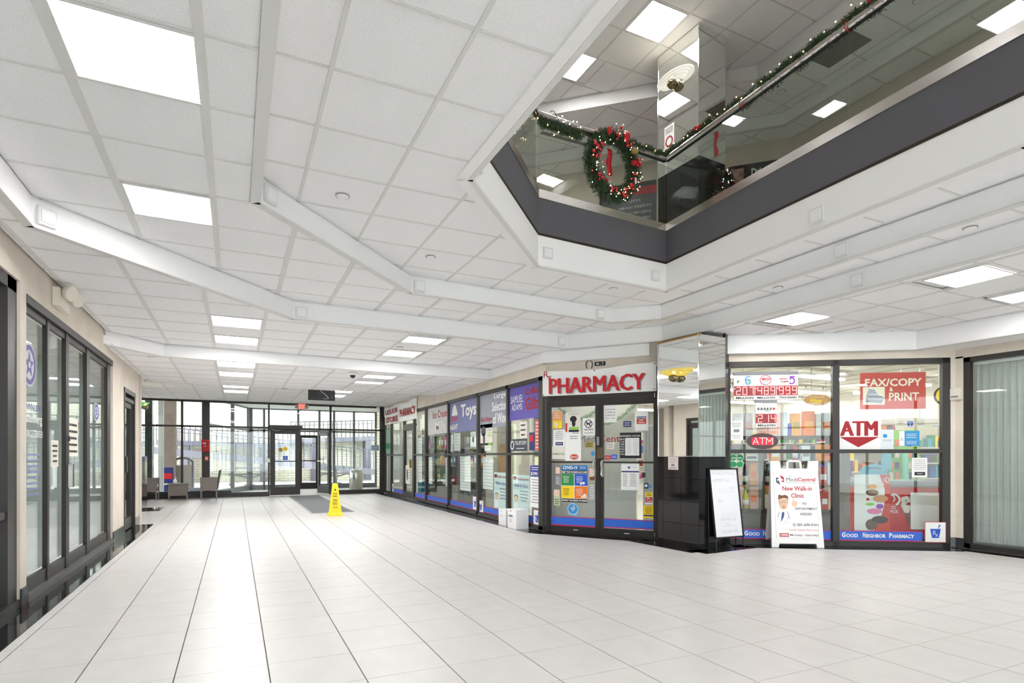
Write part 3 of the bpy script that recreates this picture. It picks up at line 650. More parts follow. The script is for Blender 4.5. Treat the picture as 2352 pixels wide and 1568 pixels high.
# ================================================================ rooms behind the left storefront
LI = mat('office_wall', sr(214,220,214), .8)
MB().slab([(-7,YB),(-1.7,YB),(-1.7,12.2),(-7,12.2)], -.012, .0).build('floor.005', mat('office_floor', sr(214,216,216), .3, noise=.04, nscale=4), None, kind='structure')
MB().slab([(-7,YB),(-1.7,YB),(-1.7,12.2),(-7,12.2)], 2.9, 3.0).build('ceiling.011', SHC, None, kind='structure')
MB().box(-7.1,-7,YB,12.3,0,3).build('wall_left.004', LI, None, kind='structure'); MB().box(-7,-1.75,12.19,12.35,0,3).build('wall_left.005', LI, None, kind='structure')
MB().box(-7,-1.75,5.88,5.99,0,3).build('wall_left.006', LI, None, kind='structure')
offl = make_light('ceiling_light', 'light panel inside the office behind the sliding glass doors', -3.6, 8.2, 2.88, 'office light panels')
copy_tree(offl, (.6,2.4,0), label='light panel inside the office near the glass side door'); copy_tree(offl, (-1.6,-1.2,0), label='light panel inside the office near its left wall'); copy_tree(offl, (0,-4.4,0), label='light panel inside the dark room at the left edge'); copy_tree(offl, (-1.6,2.0,0), label='light panel at the back of the office behind the sliding doors')
t = thing('office_desk', 'grey office desk standing inside behind the sliding glass doors', 'desk', (-4.4,8.6,0))
MB().box(-5.0,-3.8,7.9,9.4,.72,.76).build('desk_top', WHITE, t); MB().box(-4.95,-4.9,7.95,9.35,0,.72).box(-3.9,-3.85,7.95,9.35,.0,.72).build('side_panel', GREYI, t); MB().box(-3.88,-3.86,7.95,9.35,.2,.72).build('front_panel', mat('desk_grey', sr(150,158,154), .6), t)
t = thing('leaflet_rack', 'dark leaflet rack with pale sheets behind the sliding glass doors', 'rack', (-2.5,7.3,0))
MB().box(-2.6,-2.4,7.05,7.5,.0,1.62).build('frame', mat('rack_green', sr(52,74,78), .5), t)
for k in range(4):
    for j in range(2): MB().box(-2.39,-2.38,7.08+j*.22,7.25+j*.22,.55+k*.26,.75+k*.26).build('leaflet', PAPER if (k+j)%2 else BLUE, t)
tag(MB().box(-2.95,-2.6,9.6,9.95,0,2.9).build('pillar', mat('pale_pillar', sr(206,208,204), .7), None), 'pale square pillar inside the office behind the sliding doors', 'pillar')
t = thing('display_table', 'low table with blue brochures inside the dark room at the left edge', 'table', (-2.8,4.4,0))
MB().box(-3.2,-2.4,3.9,4.9,.70,.74).build('table_top', DARK, t)
for a,b in ((-3.1,4.0),(-2.5,4.0),(-3.1,4.8),(-2.5,4.8)): MB().box(a-.03,a+.03,b-.03,b+.03,0,.70).build('leg', DARK, t)
# blinds
bl = thing('vertical_blinds', 'grey vertical blinds closed behind the right hand window', 'blinds', (8.66,1,.08)); me = None
SL = mat('blind_slat', sr(206,208,204), .8, bump=.2, bscale=100)
MB().box(8.62,8.70,-5.9,4.18,2.38,2.43).build('head_rail', WHITE, bl)
y = 4.10
for k in range(130):
    if me is None:
        F = Frame((8.65,y,0), (-.62,-1,0)); pr = [(-.052,.016),(-.03,-.004),(0,-.012),(.03,-.004),(.052,.016)]
        b = MB(F); pts = [F(a,o,z) for z in (.10,2.38) for a,o in pr]; b.add(pts, [(i,i+1,i+6,i+5) for i in range(4)]); o = b.build('slat', SL, bl); me = (o.data, y)
        o.modifiers.new('thickness','SOLIDIFY').thickness = .002
    else:
        o = bpy.data.objects.new('slat', me[0]); COL.objects.link(o); o.parent = bl; o.location = (0, y-me[1], 0); LOC[o.name] = LOC[bl.name]; o.modifiers.new('thickness','SOLIDIFY').thickness = .002
    y -= .0725
MB().box(8.9,9.0,YB,4.3,0,2.9).build('wall_right.010', SHW, None, kind='structure')
# ================================================================ signs, posters and stickers
def sign(name, label, cat, F, s0, s1, z0, z1, o=.004, m=PAPER, t=.003, group=None):
    b = MB(F).box(s0, s1, o-t, o, z0, z1); return b.build(name, m, None, label=label, cat=cat, group=group)
def patch(F, root, name, m, s0, s1, z0, z1, o): return MB(F).box(s0,s1,o-.0015,o,z0,z1).build(name, m, root)
SKIN = mat('skin_print', sr(236,200,172), .7); GREEN = mat('green_print', sr(40,140,70), .6); YEL = mat('yellow_print', sr(250,214,20), .6)
ORG = mat('orange_print', sr(240,120,30), .6); SKY = mat('sky_blue_print', sr(50,150,215), .6); PURP = mat('purple_print', sr(96,84,170), .6); GOLD = mat('gold_print', sr(170,150,80), .6)
LIME = mat('lime_print', sr(140,205,60), .6); MAG = mat('magenta_print', sr(200,40,110), .6)
# ---- entrance banner (slightly sagging sheet)
def banner(F, label, s0, s1, z0, z1, o, rise=0):
    b = MB(F); n = 16
    for i in range(n):
        a0, a1 = s0+(s1-s0)*i/n, s0+(s1-s0)*(i+1)/n
        f = lambda k: z1-.035*math.sin(min(1, k/n*1.15)*math.pi)**2+rise*k/n
        w = lambda k: o+.008*math.sin(k*1.1)
        P = [F(a0,w(i),z0),F(a1,w(i+1),z0),F(a1,w(i+1),f(i+1)),F(a0,w(i),f(i)),F(a0,w(i)-.004,z0),F(a1,w(i+1)-.004,z0),F(a1,w(i+1)-.004,f(i+1)),F(a0,w(i)-.004,f(i))]
        b.add(P, [(0,1,2,3),(7,6,5,4),(0,4,5,1),(3,2,6,7)])
    return b.build('banner', mat('banner_vinyl', sr(240,238,238), .4), None, label=label, cat='banner')
bn_ = banner(FD, 'white vinyl banner lettered PHARMACY in red above the double doors', 0.0, 1.775, 2.145, 2.53, .075, .03)
bs = MB(FD); bp_ = MB(FD)
for k_ in range(4):
    text(FD,'PHARMACY',.128+.007*k_,1.613+.007*k_,2.163,2.402,.0865+.0002*k_,None,None,.0,into=bs); text(FD,'PHARMACY',.112+.007*k_,1.597+.007*k_,2.175,2.412,.0915+.0002*k_,None,None,.0,into=bp_)
bs.build('letter_shadow', GREYI, bn_); bp_.build('lettering', RED, bn_)
text(FD,'R',.025,.11,2.43,2.53,.088,REDD,bn_,-.005); text(FD,'x',.095,.16,2.40,2.46,.088,REDD,bn_,-.005)
for s, z in ((1.755,2.535),(.85,2.495),(.02,2.16),(1.75,2.17)): MB(FD).disc(s,z,.009,.009,.085,.093,10).build('screw', DARK, bn_)
t = sign('unit_number_plate','small black unit number plate reading M-7 above the pharmacy banner','plaque',FD,.83,.998,2.575,2.635,.008,BLACK,.008); text(FD,'M - 7',.86,.97,2.588,2.62,.010,PAPER,t)
t = MB(FD); t.ring(.745,2.60,.06,.075,.017,.0,.012,16,-.95,math.pi+.95); t.build('horseshoe', mat('rusty_iron', sr(120,108,98), .7, .3), None, label='old horseshoe nailed to the beige wall above the pharmacy banner', cat='horseshoe')
# ---- left leaf
OG = -.028
t = sign('safety_poster','large COVID-19 keep the workplace safe poster on the left pharmacy door','poster',FD,.273,.71,.483,1.069,OG)
patch(FD,t,'title_block',mat('poster_blue', sr(20,110,180), .6),.277,.707,.985,1.066,OG+.002); patch(FD,t,'black_band',INK,.277,.707,.933,.983,OG+.002); patch(FD,t,'footer_band',INK,.277,.707,.487,.545,OG+.002)
for nm,m_,a in (('green_field',GREEN,(.277,.485,.748,.929)),('blue_field',BLUE,(.495,.706,.748,.929)),('yellow_field',YEL,(.277,.485,.552,.738)),('orange_field',ORG,(.495,.706,.552,.738))):
    patch(FD,t,nm,m_,*a,OG+.002); lines(FD,5,a[0]+.02,a[0]+.14,a[2]+.04,a[3]-.03,OG+.0035,PAPER if m_ is not YEL else INK,t)
MB(FD).disc(.66,.60,.028,.028,OG+.002,OG+.004,12).box(.60,.69,OG+.002,OG+.004,.565,.59).build('picture', PAPER, t); MB(FD).disc(.64,.79,.024,.02,OG+.002,OG+.004,12).disc(.60,.78,.015,.02,OG+.002,OG+.004,12).build('picture', PAPER, t)
text(FD,'COVID-19',.30,.54,1.0,1.052,OG+.004,PAPER,t,.04); text(FD,'KEEP THE WORKPLACE SAFE',.285,.70,.943,.972,OG+.004,PAPER,t,.03); text(FD,'PREVENT THE SPREAD OF GERMS!',.285,.70,.505,.53,OG+.004,PAPER,t,.03); lines(FD,2,.57,.69,1.005,1.05,OG+.004,PAPER,t)
b = MB(FD).disc(.467,.385,.092,.092,OG-.003,OG); t = b.build('round_sticker', SKY, None, label='round blue mortar and pestle sticker low on the left door', cat='sticker')
MB(FD).ring(.467,.385,.085,.085,.006,OG,OG+.002).build('ring', PAPER, t); MB(FD).ring(.467,.40,.035,.03,.008,OG,OG+.002,14,math.pi,2*math.pi).box(.43,.505,OG,OG+.002,.398,.406).box(.46,.474,OG,OG+.002,.355,.372).ring(.48,.42,.014,.028,.006,OG,OG+.002).build('mortar_symbol', PAPER, t); patch(FD,t,'caption_band',SKY,.375,.56,.285,.315,OG+.001); text(FD,'HEALTH MART PHARMACY',.38,.555,.293,.308,OG+.002,PAPER,t,.02)
t = sign('notice','white NO PETS ALLOWED notice with crossed dog symbol on the left door','notice',FD,.63,.822,1.523,1.79,OG); MB(FD).ring(.72,1.70,.063,.063,.011,OG,OG+.002).plate([(.673,1.738),(.682,1.747),(.768,1.66),(.759,1.651)],OG,OG+.002).build('prohibition_ring', INK, t)
MB(FD).box(.69,.745,OG,OG+.0015,1.69,1.712).box(.69,.70,OG,OG+.0015,1.665,1.69).box(.735,.745,OG,OG+.0015,1.665,1.69).disc(.75,1.722,.014,.012,OG,OG+.0015,10).box(.68,.692,OG,OG+.0015,1.708,1.728).build('dog_symbol', INK, t)
text(FD,'NO PETS',.655,.80,1.598,1.626,OG+.002,INK,t,.03); text(FD,'ALLOWED',.655,.80,1.552,1.577,OG+.002,INK,t,.0)
t = sign('flyer','orange and yellow flyer at the top left of the left door','flyer',FD,.129,.286,1.642,1.91,OG,mat('peach_print', sr(238,165,105), .7)); patch(FD,t,'yellow_part',YEL,.129,.286,1.642,1.76,OG+.001); lines(FD,3,.15,.25,1.80,1.89,OG+.002,PAPER,t); MB(FD).disc(.19,1.70,.03,.04,OG+.001,OG+.002,14).build('picture', OFFW, t)
t = sign('poster','white poster of a dark pony tail head at the top of the left door','poster',FD,.341,.59,1.577,1.885,OG,OFFW); text(FD,'GET THE FULL SHOT!',.40,.57,1.85,1.868,OG+.002,INK,t,.0); MB(FD).disc(.475,1.78,.055,.05,OG,OG+.002,16).disc(.48,1.71,.03,.05,OG,OG+.002,12).build('head_picture', INK, t); patch(FD,t,'black_band',INK,.40,.565,1.58,1.615,OG+.001); patch(FD,t,'green_band',LIME,.405,.56,1.62,1.655,OG+.001); patch(FD,t,'red_band',RED,.345,.375,1.585,1.72,OG+.001)
t = sign('printed_notice','white printed notice with black stamp below the orange flyer','notice',FD,.138,.338,1.361,1.62,OG); lines(FD,5,.17,.31,1.46,1.60,OG+.002,GREYI,t); patch(FD,t,'stamp',NAVY,.178,.305,1.375,1.425,OG+.001); lines(FD,1,.19,.295,1.385,1.415,OG+.002,PAPER,t)
t = sign('printed_notice','larger blank looking white notice with handwritten heading, centre of the left door','notice',FD,.341,.599,1.132,1.587,OG); lines(FD,2,.40,.57,1.46,1.53,OG+.002,GREYI,t); lines(FD,1,.45,.58,1.55,1.575,OG+.002,INK,t)
t = sign('printed_notice','pale strip notice saying be back in five at the lower left of the upper pane','notice',FD,.12,.338,1.16,1.36,OG,OFFW); text(FD,'Be Back in Two!',.135,.325,1.225,1.262,OG+.002,GREEN,t,.01)
b = MB(FD).disc(.489,1.195,.073,.047,OG,OG+.003); t = b.build('oval_sticker', mat('orange_red_print', sr(205,62,32), .6), None, label='red oval sticker above the push bar of the left door', cat='sticker'); MB(FD).ring(.489,1.195,.068,.042,.004,OG+.003,OG+.0045).build('ring', PAPER, t); text(FD,"Bart's",.44,.54,1.18,1.212,OG+.005,PAPER,t)
t = sign('sticker','small gold and black sticker under the NO PETS notice','sticker',FD,.661,.80,1.335,1.43,OG,GOLD); lines(FD,2,.68,.78,1.345,1.41,OG+.002,INK,t)
b = MB(FD).disc(.79,1.245,.03,.04,OG,OG+.003,16); b.build('small_round_sticker', SKY, None, label='tiny light blue round sticker beside the left pull handle', cat='sticker')
t = sign('sticker','dark grey square sticker left of the COVID-19 poster','sticker',FD,.174,.256,.754,.905,OG,GREYI); lines(FD,5,.18,.25,.765,.89,OG+.002,PAPER,t)
sign('card','pink card taped above the grey square sticker','card',FD,.18,.25,.93,1.03,OG,mat('pink_card', sr(238,205,190), .8))
t = sign('card','green bank card flyer low at the left edge of the left door','flyer',FD,.148,.252,.429,.68,OG,mat('pale_green_card', sr(190,205,165), .8)); patch(FD,t,'pink_part',mat('pink_card'),.148,.235,.57,.675,OG+.001); lines(FD,3,.16,.24,.44,.54,OG+.002,INK,t)
t = sign('sticker','grey NOT REPORTED text sheet right of the COVID-19 poster','sticker',FD,.728,.828,.539,.782,OG,mat('grey_card', sr(170,170,172), .8)); lines(FD,7,.735,.82,.55,.77,OG+.002,PAPER,t)
t = sign('sticker','small brown photo sticker above the grey text sheet','sticker',FD,.735,.825,.83,1.02,OG,mat('pink_card')); patch(FD,t,'photo',mat('brown_print', sr(120,80,60), .7),.74,.82,.835,.89,OG+.001)
patch(FD,w2,'red_edge',MAG,.10,.835,.115,.122,OG); 
def window_strip(F, label, s0, s1, z0, z1, o=OG, words=None):
    t = sign('window_strip', label, 'window strip', F, s0, s1, z0, z1, o, mat('strip_blue', sr(48,108,215), .5)); patch(F,t,'red_edge',MAG,s0,s1,z0,z0+.014,o+.001); patch(F,t,'red_edge',MAG,s0,s1,z1-.012,z1,o+.001)
    if words: text(F, words[0], words[1], words[2], words[3], words[4], o+.003, PAPER, t, .03)
    return t
window_strip(FD,'blue window strip edged in red along the foot of the left pharmacy door',.102,.833,.123,.262)
window_strip(FD,'blue window strip edged in red along the foot of the right pharmacy door',.962,1.713,.128,.268)
# ---- right leaf
t = sign('printed_notice','white notice about front store opening on Sunday, top of the right door','notice',FD,.966,1.162,1.713,1.985,OG)
for k, w_ in enumerate(('Front Store','is OPEN on','SUNDAYS!','12pm - 4pm')): text(FD,w_,.99,1.14,1.90-k*.045,1.922-k*.045,OG+.002,INK,t,.0)
t = sign('sticker','small navy card sticker on the upper right door','sticker',FD,1.265,1.384,1.64,1.726,OG,NAVY); lines(FD,3,1.275,1.375,1.65,1.715,OG+.002,PAPER,t)
t = sign('printed_notice','white notice with red NOW HIRING block at the top right of the right door','notice',FD,1.436,1.635,1.58,1.872,OG); patch(FD,t,'navy_block',NAVY,1.466,1.605,1.755,1.79,OG+.001); patch(FD,t,'red_block',RED,1.466,1.605,1.679,1.75,OG+.001); text(FD,'HELP WANTED',1.475,1.597,1.762,1.783,OG+.003,PAPER,t); text(FD,'NOW',1.50,1.57,1.72,1.743,OG+.003,PAPER,t); text(FD,'HIRING',1.485,1.587,1.69,1.712,OG+.003,PAPER,t)
t = sign('notice_board','dark business hours board with a white sheet taped over it','notice board',FD,1.211,1.532,1.175,1.555,OG,BLACK,.012); text(FD,'BUSINESS HOURS',1.22,1.52,1.49,1.52,OG+.002,PAPER,t,.0)
for k, w_ in enumerate(('MON','TUE','WED','THU','FRI','SAT','SUN')): text(FD,w_,1.22,1.28,1.445-k*.037,1.468-k*.037,OG+.002,PAPER,t,.01)
t = sign('taped_sheet','white printed sheet taped over the business hours board','paper',FD,1.294,1.504,1.214,1.475,OG+.006); lines(FD,9,1.31,1.39,1.23,1.46,OG+.008,mat('pale_ink', sr(190,180,185), .8),t); lines(FD,9,1.41,1.49,1.23,1.46,OG+.008,MATS['pale_ink'],t)
t = sign('schedule_sheet','white opening times schedule with navy bar under the right push bar','notice',FD,1.23,1.504,.70,1.095,OG); patch(FD,t,'navy_bar',NAVY,1.235,1.50,.965,.985,OG+.001); MB(FD).plate([(1.33,1.05),(1.37,1.05),(1.362,1.02),(1.338,1.02)],OG+.001,OG+.003).build('mortar_symbol', BLUE, t); lines(FD,7,1.25,1.33,.75,.95,OG+.002,GREYI,t); lines(FD,7,1.36,1.47,.75,.95,OG+.002,GREYI,t); lines(FD,1,1.39,1.47,1.03,1.05,OG+.002,MATS['pale_ink'],t)
t = sign('sticker','tiny round emblem card on the upper right door','sticker',FD,1.01,1.123,1.31,1.412,OG,OFFW); lines(FD,3,1.02,1.11,1.32,1.40,OG+.002,GREYI,t)
t = sign('pull_sign','small red PULL sticker above the right push bar','sticker',FD,.978,1.074,1.155,1.215,OG,RED); text(FD,'PULL',.99,1.06,1.175,1.197,OG+.002,PAPER,t)
t = sign('sticker','small blue WELCOME sticker beside the red PULL sticker','sticker',FD,1.079,1.168,1.16,1.23,OG,BLUE); lines(FD,2,1.085,1.16,1.175,1.215,OG+.002,PAPER,t)
t = sign('sticker','yellow and red WE CARD sticker low on the right door','sticker',FD,1.592,1.698,.50,.68,OG,PAPER); patch(FD,t,'yellow_top',YEL,1.595,1.695,.61,.677,OG+.001); patch(FD,t,'red_field',RED,1.595,1.695,.525,.605,OG+.001); text(FD,'We',1.61,1.665,.57,.60,OG+.002,PAPER,t); text(FD,'Card',1.61,1.685,.53,.565,OG+.002,PAPER,t); lines(FD,2,1.605,1.685,.62,.67,OG+.002,INK,t)
t = sign('sticker','yellow warning notice at the foot of the right door pane','sticker',FD,1.568,1.71,.297,.483,OG,YEL); lines(FD,5,1.585,1.695,.36,.475,OG+.002,INK,t); patch(FD,t,'navy_bar',NAVY,1.568,1.71,.325,.345,OG+.001)
t = sign('sticker','navy round lottery sticker on the lower right door','sticker',FD,1.577,1.639,.728,.81,OG,NAVY); MB(FD).disc(1.605,.772,.02,.022,OG,OG+.002,12).build('white_dot', PAPER, t)
sign('sticker','small blue card network sticker beside the navy lottery sticker','sticker',FD,1.65,1.688,.745,.79,OG,SKY)
t = MB(FD).box(1.545,1.595,-.028,-.005,.895,.965).build('padlock_box', DARK, None, label='dark combination key box hanging inside the right door pane', cat='lock'); MB(FD).tube([FD(1.555,-.015,.965),FD(1.555,-.015,1.0),FD(1.585,-.015,1.0),FD(1.585,-.015,.965)],.005,6).build('shackle', STEEL, t)

# ---- pharmacy side windows: FP uses s = -y, print stuck inside the glass
OW = -.040
t = sign('window_graphic','purple window film with white and red lettering beside the corner post','window film',FP,-9.405,-8.245,1.84,2.415,OW,PURP); text(FP,'SAMUEL',-9.36,-8.87,2.14,2.27,OW+.003,PAPER,t,.0); text(FP,'ADAMS',-9.32,-8.90,2.01,2.12,OW+.003,PAPER,t,.0); text(FP,'Coffee',-8.78,-8.28,2.24,2.36,OW+.003,REDD,t,.03); text(FP,'Gifts',-8.78,-8.28,1.98,2.2,OW+.003,REDD,t,.03)
t = sign('window_graphic','clear film with large selection lettering left of the purple beer film','window film',FP,-10.8,-9.50,1.76,2.415,OW,mat('film_grey', sr(150,154,168), .5)); text(FP,'Large',-10.1,-9.55,2.27,2.40,OW+.003,PAPER,t); text(FP,'Selection',-10.2,-9.52,2.06,2.24,OW+.003,PAPER,t); text(FP,'of Wine',-10.15,-9.52,1.82,2.02,OW+.003,PAPER,t); text(FP,'Red Stripe',-10.78,-10.25,1.86,1.98,OW+.003,REDD,t,.02,shear=.6)
t = sign('window_graphic','blue grey film lettered Toys with a red horse and NIGHT wording','window film',FP,-12.62,-10.93,1.74,2.415,OW,mat('film_blue', sr(112,116,165), .5)); text(FP,'Toys',-11.9,-11.0,1.98,2.33,OW+.003,PAPER,t,.03); text(FP,'NIGHT',-12.6,-12.1,1.80,1.92,OW+.003,PAPER,t,.02); MB(FP).plate([(-12.5,2.12),(-12.1,2.12),(-12.2,2.3),(-12.3,2.38),(-12.42,2.3)],OW+.001,OW+.003).build('peak_picture', PAPER, t); text(FP,'Clan',-12.55,-12.1,2.0,2.12,OW+.003,RED,t)
t = sign('window_graphic','pale film with faded red Ice Cream wording','window film',FP,-14.3,-12.72,1.75,2.415,OW,mat('film_white', sr(206,204,204), .5)); text(FP,'Ice Cream',-13.9,-12.75,2.14,2.32,OW+.003,REDD,t,.01); text(FP,'Milk',-13.7,-12.9,1.82,2.05,OW+.003,PAPER,t,.02)
t = sign('poster','white poster of a pony tail head with green lines on the second window','poster',FP,-10.79,-10.185,1.42,1.835,OW,OFFW,.003); MB(FP).disc(-10.63,1.70,.12,.10,OW,OW+.002,18).disc(-10.6,1.55,.05,.12,OW,OW+.002,14).build('head_picture', mat('slate_print', sr(70,76,88), .7), t); patch(FP,t,'dark_bar',INK,-10.79,-10.19,1.42,1.465,OW+.001); patch(FP,t,'green_bar',LIME,-10.38,-10.22,1.425,1.46,OW+.002); lines(FP,3,-10.42,-10.22,1.58,1.68,OW+.002,LIME,t); lines(FP,2,-10.42,-10.22,1.70,1.78,OW+.002,GREYI,t)
t = sign('poster','dark slate poster with oval mark and white capitals in the corner window','poster',FP,-9.396,-8.72,1.293,1.507,OW,mat('slate_print')); text(FP,'TRUFORM',-9.2,-8.75,1.40,1.47,OW+.003,PAPER,t,.0); MB(FP).ring(-9.3,1.40,.07,.08,.02,OW,OW+.003,16).build('oval_mark', PAPER, t); lines(FP,1,-9.15,-8.8,1.32,1.36,OW+.002,PAPER,t)
t = sign('poster','white panel with dark script letters above the slate poster','poster',FP,-9.0,-8.73,1.51,1.8,OW,OFFW); lines(FP,3,-8.97,-8.78,1.53,1.78,OW+.002,INK,t)
t = sign('poster','blue and red product poster at the right of the corner window','poster',FP,-8.64,-8.46,1.30,1.60,OW,NAVY); patch(FP,t,'red_field',RED,-8.62,-8.5,1.45,1.56,OW+.001)
t = sign('poster','orange red text poster touching the corner post','poster',FP,-8.43,-8.26,1.30,1.80,OW,mat('tomato_print', sr(226,96,72), .6)); lines(FP,8,-8.42,-8.27,1.32,1.78,OW+.002,PAPER,t)
t = sign('poster','navy price poster reading 290 in the lower corner window','poster',FP,-8.605,-8.25,.875,1.05,OW,mat('price_blue', sr(28,52,150), .6)); text(FP,'$290',-8.58,-8.34,.885,.945,OW+.003,PAPER,t); lines(FP,2,-8.58,-8.3,.965,1.035,OW+.002,PAPER,t)
sign('sheet','pale yellow sheet above the navy price poster','paper',FP,-8.45,-8.26,1.06,1.20,OW,mat('pale_yellow', sr(232,232,178), .8))
t = sign('price_list','pale text sheet below the navy price poster','paper',FP,-8.60,-8.27,.36,.86,OW); lines(FP,9,-8.57,-8.3,.42,.84,OW+.002,GREYI,t)
rxk = dict(m=PAPER)
def rx(F, label, s0, s1, z0, z1, o):
    t = sign('mortar_sign', label, 'sign', F, s0, s1, z0, z1, o, PAPER); w, h = s1-s0, z1-z0
    for a in ((s0,s1,z0,z0+.006),(s0,s1,z1-.006,z1),(s0,s0+.006,z0,z1),(s1-.006,s1,z0,z1)): patch(F,t,'red_edge',RED,*a,o+.001)
    MB(F).plate([(s0+w*.25,z0+h*.66),(s0+w*.75,z0+h*.66),(s0+w*.66,z0+h*.22),(s0+w*.34,z0+h*.22)],o,o+.002).tube([F(s0+w*.62,o+.001,z0+h*.68),F(s0+w*.68,o+.001,z0+h*.80)],.004,6).disc(s0+w*.69,z0+h*.82,w*.045,w*.045,o,o+.002,12).build('mortar_symbol', BLUE, t)
    text(F,'R',s0+w*.38,s0+w*.53,z0+h*.36,z0+h*.58,o+.004,PAPER,t,-.01); text(F,'x',s0+w*.50,s0+w*.62,z0+h*.28,z0+h*.42,o+.004,PAPER,t,-.01); return t
rx(FP,'white mortar sign with red edge beside the cardboard boxes',-8.49,-8.25,.06,.325,OW)
rx(FP,'white mortar sign with red edge in the second window from the corner',-10.90,-10.64,.07,.315,OW)
rx(FP,'white mortar sign at the right foot of the Toys window',-11.20,-10.96,.10,.375,OW)
rx(FP,'farthest white mortar sign beside the glass side door',-18.08,-17.86,.10,.345,OW)
for a, b, lb in ((-8.45,-8.49,0),(-9.405,-8.50,'blue window strip in the corner window behind the boxes'),(-10.63,-9.50,'blue window strip in the second window from the corner post'),(-12.62,-11.21,'blue window strip below the Toys film'),(-14.38,-12.72,'blue window strip below the Ice Cream film'),(-15.47,-14.47,'blue window strip right of the glass side door'),(-17.85,-16.63,'farthest blue window strip left of the side door')):
    if lb: window_strip(FP, lb, a, b, .09, .215, OW)
for nm, lb, a, b, o_, l1, l2 in (('banner','farther white banner lettered LIQUOR STORE in red at the corridor end',-18.72,-16.98,.03,'LIQUOR','STORE'),('banner','white banner lettered PHARMACY in dark red over the glass side door',-16.93,-15.10,.03,'PHARMACY',None)):
    t = banner(FP, lb, a, b, 2.22, 2.76, o_, .03); w = b-a
    if l2: text(FP,l1,a+w*.06,b-w*.05,2.50,2.68,o_+.012,REDD,t,.04); text(FP,l2,a+w*.10,b-w*.05,2.26,2.44,o_+.012,REDD,t,.04)
    else: text(FP,l1,a+w*.06,b-w*.04,2.36,2.58,o_+.012,REDD,t,.04)
t = sign('poster','tall green and white poster in the farthest side window','poster',FP,-18.9,-18.25,1.30,2.1,OW,mat('mint', sr(150,190,160), .7)); lines(FP,9,-18.8,-18.3,1.7,2.05,OW+.002,PAPER,t); patch(FP,t,'green_field',GREEN,-18.85,-18.3,1.45,1.62,OW+.001)
t = sign('printed_notice','white door notice in the middle of the glass side door','notice',FP,-16.42,-15.95,.42,.95,-.03,OFFW); MB(FP).disc(-16.25,.68,.07,.17,-.03,-.028,14).build('figure_picture', mat('slate_print'), t); lines(FP,4,-16.15,-15.97,.55,.85,-.028,GREYI,t)
# things shown inside the side windows
FI = wall_frame((4.478,0),(4.478,-1))
def paperlist(F, label, s0, s1, z0, z1, rows, m=PAPER):
    t = sign('hanging_list', label, 'paper', F, s0, s1, z0, z1, 0, m)
    h = (z1-z0)/rows
    for k in range(rows): patch(F,t,'printed_bar',GREYI,s0,s1,z0+h*k-.002+.004,z0+h*k+.008,.002)
    return t
paperlist(FI,'long white product list hanging behind the Toys window',-12.0,-11.38,.46,1.21,12); paperlist(FI,'white product list hanging left of the clinic board, second window',-10.7,-10.2,.55,1.2,10)
paperlist(FI,'narrow white list behind the Ice Cream window',-12.98,-12.74,.50,1.18,9); paperlist(FI,'white list behind the Toys window upper pane',-12.4,-12.0,1.32,1.72,6); paperlist(FI,'white list beside the glass side door',-15.3,-14.9,.5,1.7,14); paperlist(FI,'narrow white list at the left of the Ice Cream window',-14.3,-14.0,.5,1.18,9)
for s_, lb in ((-12.78,'left'),(-10.62,'middle')): paperlist(FI,'small white list in the %s upper pane behind the glass' % lb, s_, s_+.3, 1.3, 1.7, 5)
t = sign('label_card','white card with a small black square behind the Toys window','card',FI,-11.38,-11.08,1.40,1.72,.0); patch(FI,t,'black_square',INK,-11.3,-11.18,1.5,1.6,.002)
def clinic(F, label, s0, s1, z0, z1):
    t = sign('clinic_board', label, 'sign', F, s0, s1, z0, z1, 0, mat('board_white', sr(214,230,232), .6)); w, h = s1-s0, z1-z0
    MB(F).disc(s0+w*.14,z1-h*.10,w*.12,h*.06,.001,.003,6).build('logo', REDD, t); text(F,'MediCentral',s0+w*.28,s1-w*.05,z1-h*.15,z1-h*.08,.003,REDD,t,.0); text(F,'Walk-In Clinic',s0+w*.12,s1-w*.1,z1-h*.34,z1-h*.25,.003,PURP,t,.0); lines(F,4,s0+w*.45,s1-w*.08,z0+h*.25,z0+h*.6,.003,GREYI,t)
    MB(F).disc(s0+w*.22,z0+h*.32,w*.11,h*.09,.001,.003,16).build('face_picture', SKIN, t); MB(F).disc(s0+w*.22,z0+h*.39,w*.12,h*.05,.0005,.0025,16).build('hair_picture', mat('brown_print'), t); MB(F).plate([(s0+w*.08,z0+h*.05),(s0+w*.38,z0+h*.05),(s0+w*.32,z0+h*.24),(s0+w*.14,z0+h*.24)],.001,.002).build('coat_picture', PAPER, t); return t
clinic(FI,'pale clinic board with a doctor drawing in the corner side window',-9.33,-8.66,.25,.88); clinic(FI,'pale clinic board half hidden by the mullion in the second side window',-10.15,-9.56,.22,.90)
shm = mat('shelf_board', sr(150,146,138), .6)
def side_shelf(label, y0, y1, zs):
    t = thing('display_shelf', label, 'shelf', (5.1,(y0+y1)/2,.0))
    for z in zs: MB().box(4.85,5.35,y0,y1,z-.02,z).build('shelf_board', shm, t)
    MB().box(5.33,5.36,y0,y1,0,2.0).build('back_panel', mat('sage_panel', sr(176,182,158), .8), t)
    for y in (y0,y1): MB().box(4.84,5.35,y-.015,y+.015,0,2.0).build('side_panel', shm, t)
    return t
side_shelf('display shelving behind the Ice Cream window', 13.2, 15.2, (.50,.98,1.40,1.75)); side_shelf('display shelving behind the Toys window', 11.4, 13.1, (.42,.98,1.40)); side_shelf('display shelving beside the glass side door', 15.3, 16.1, (.30,.98,1.40,1.75))
GLS = {}
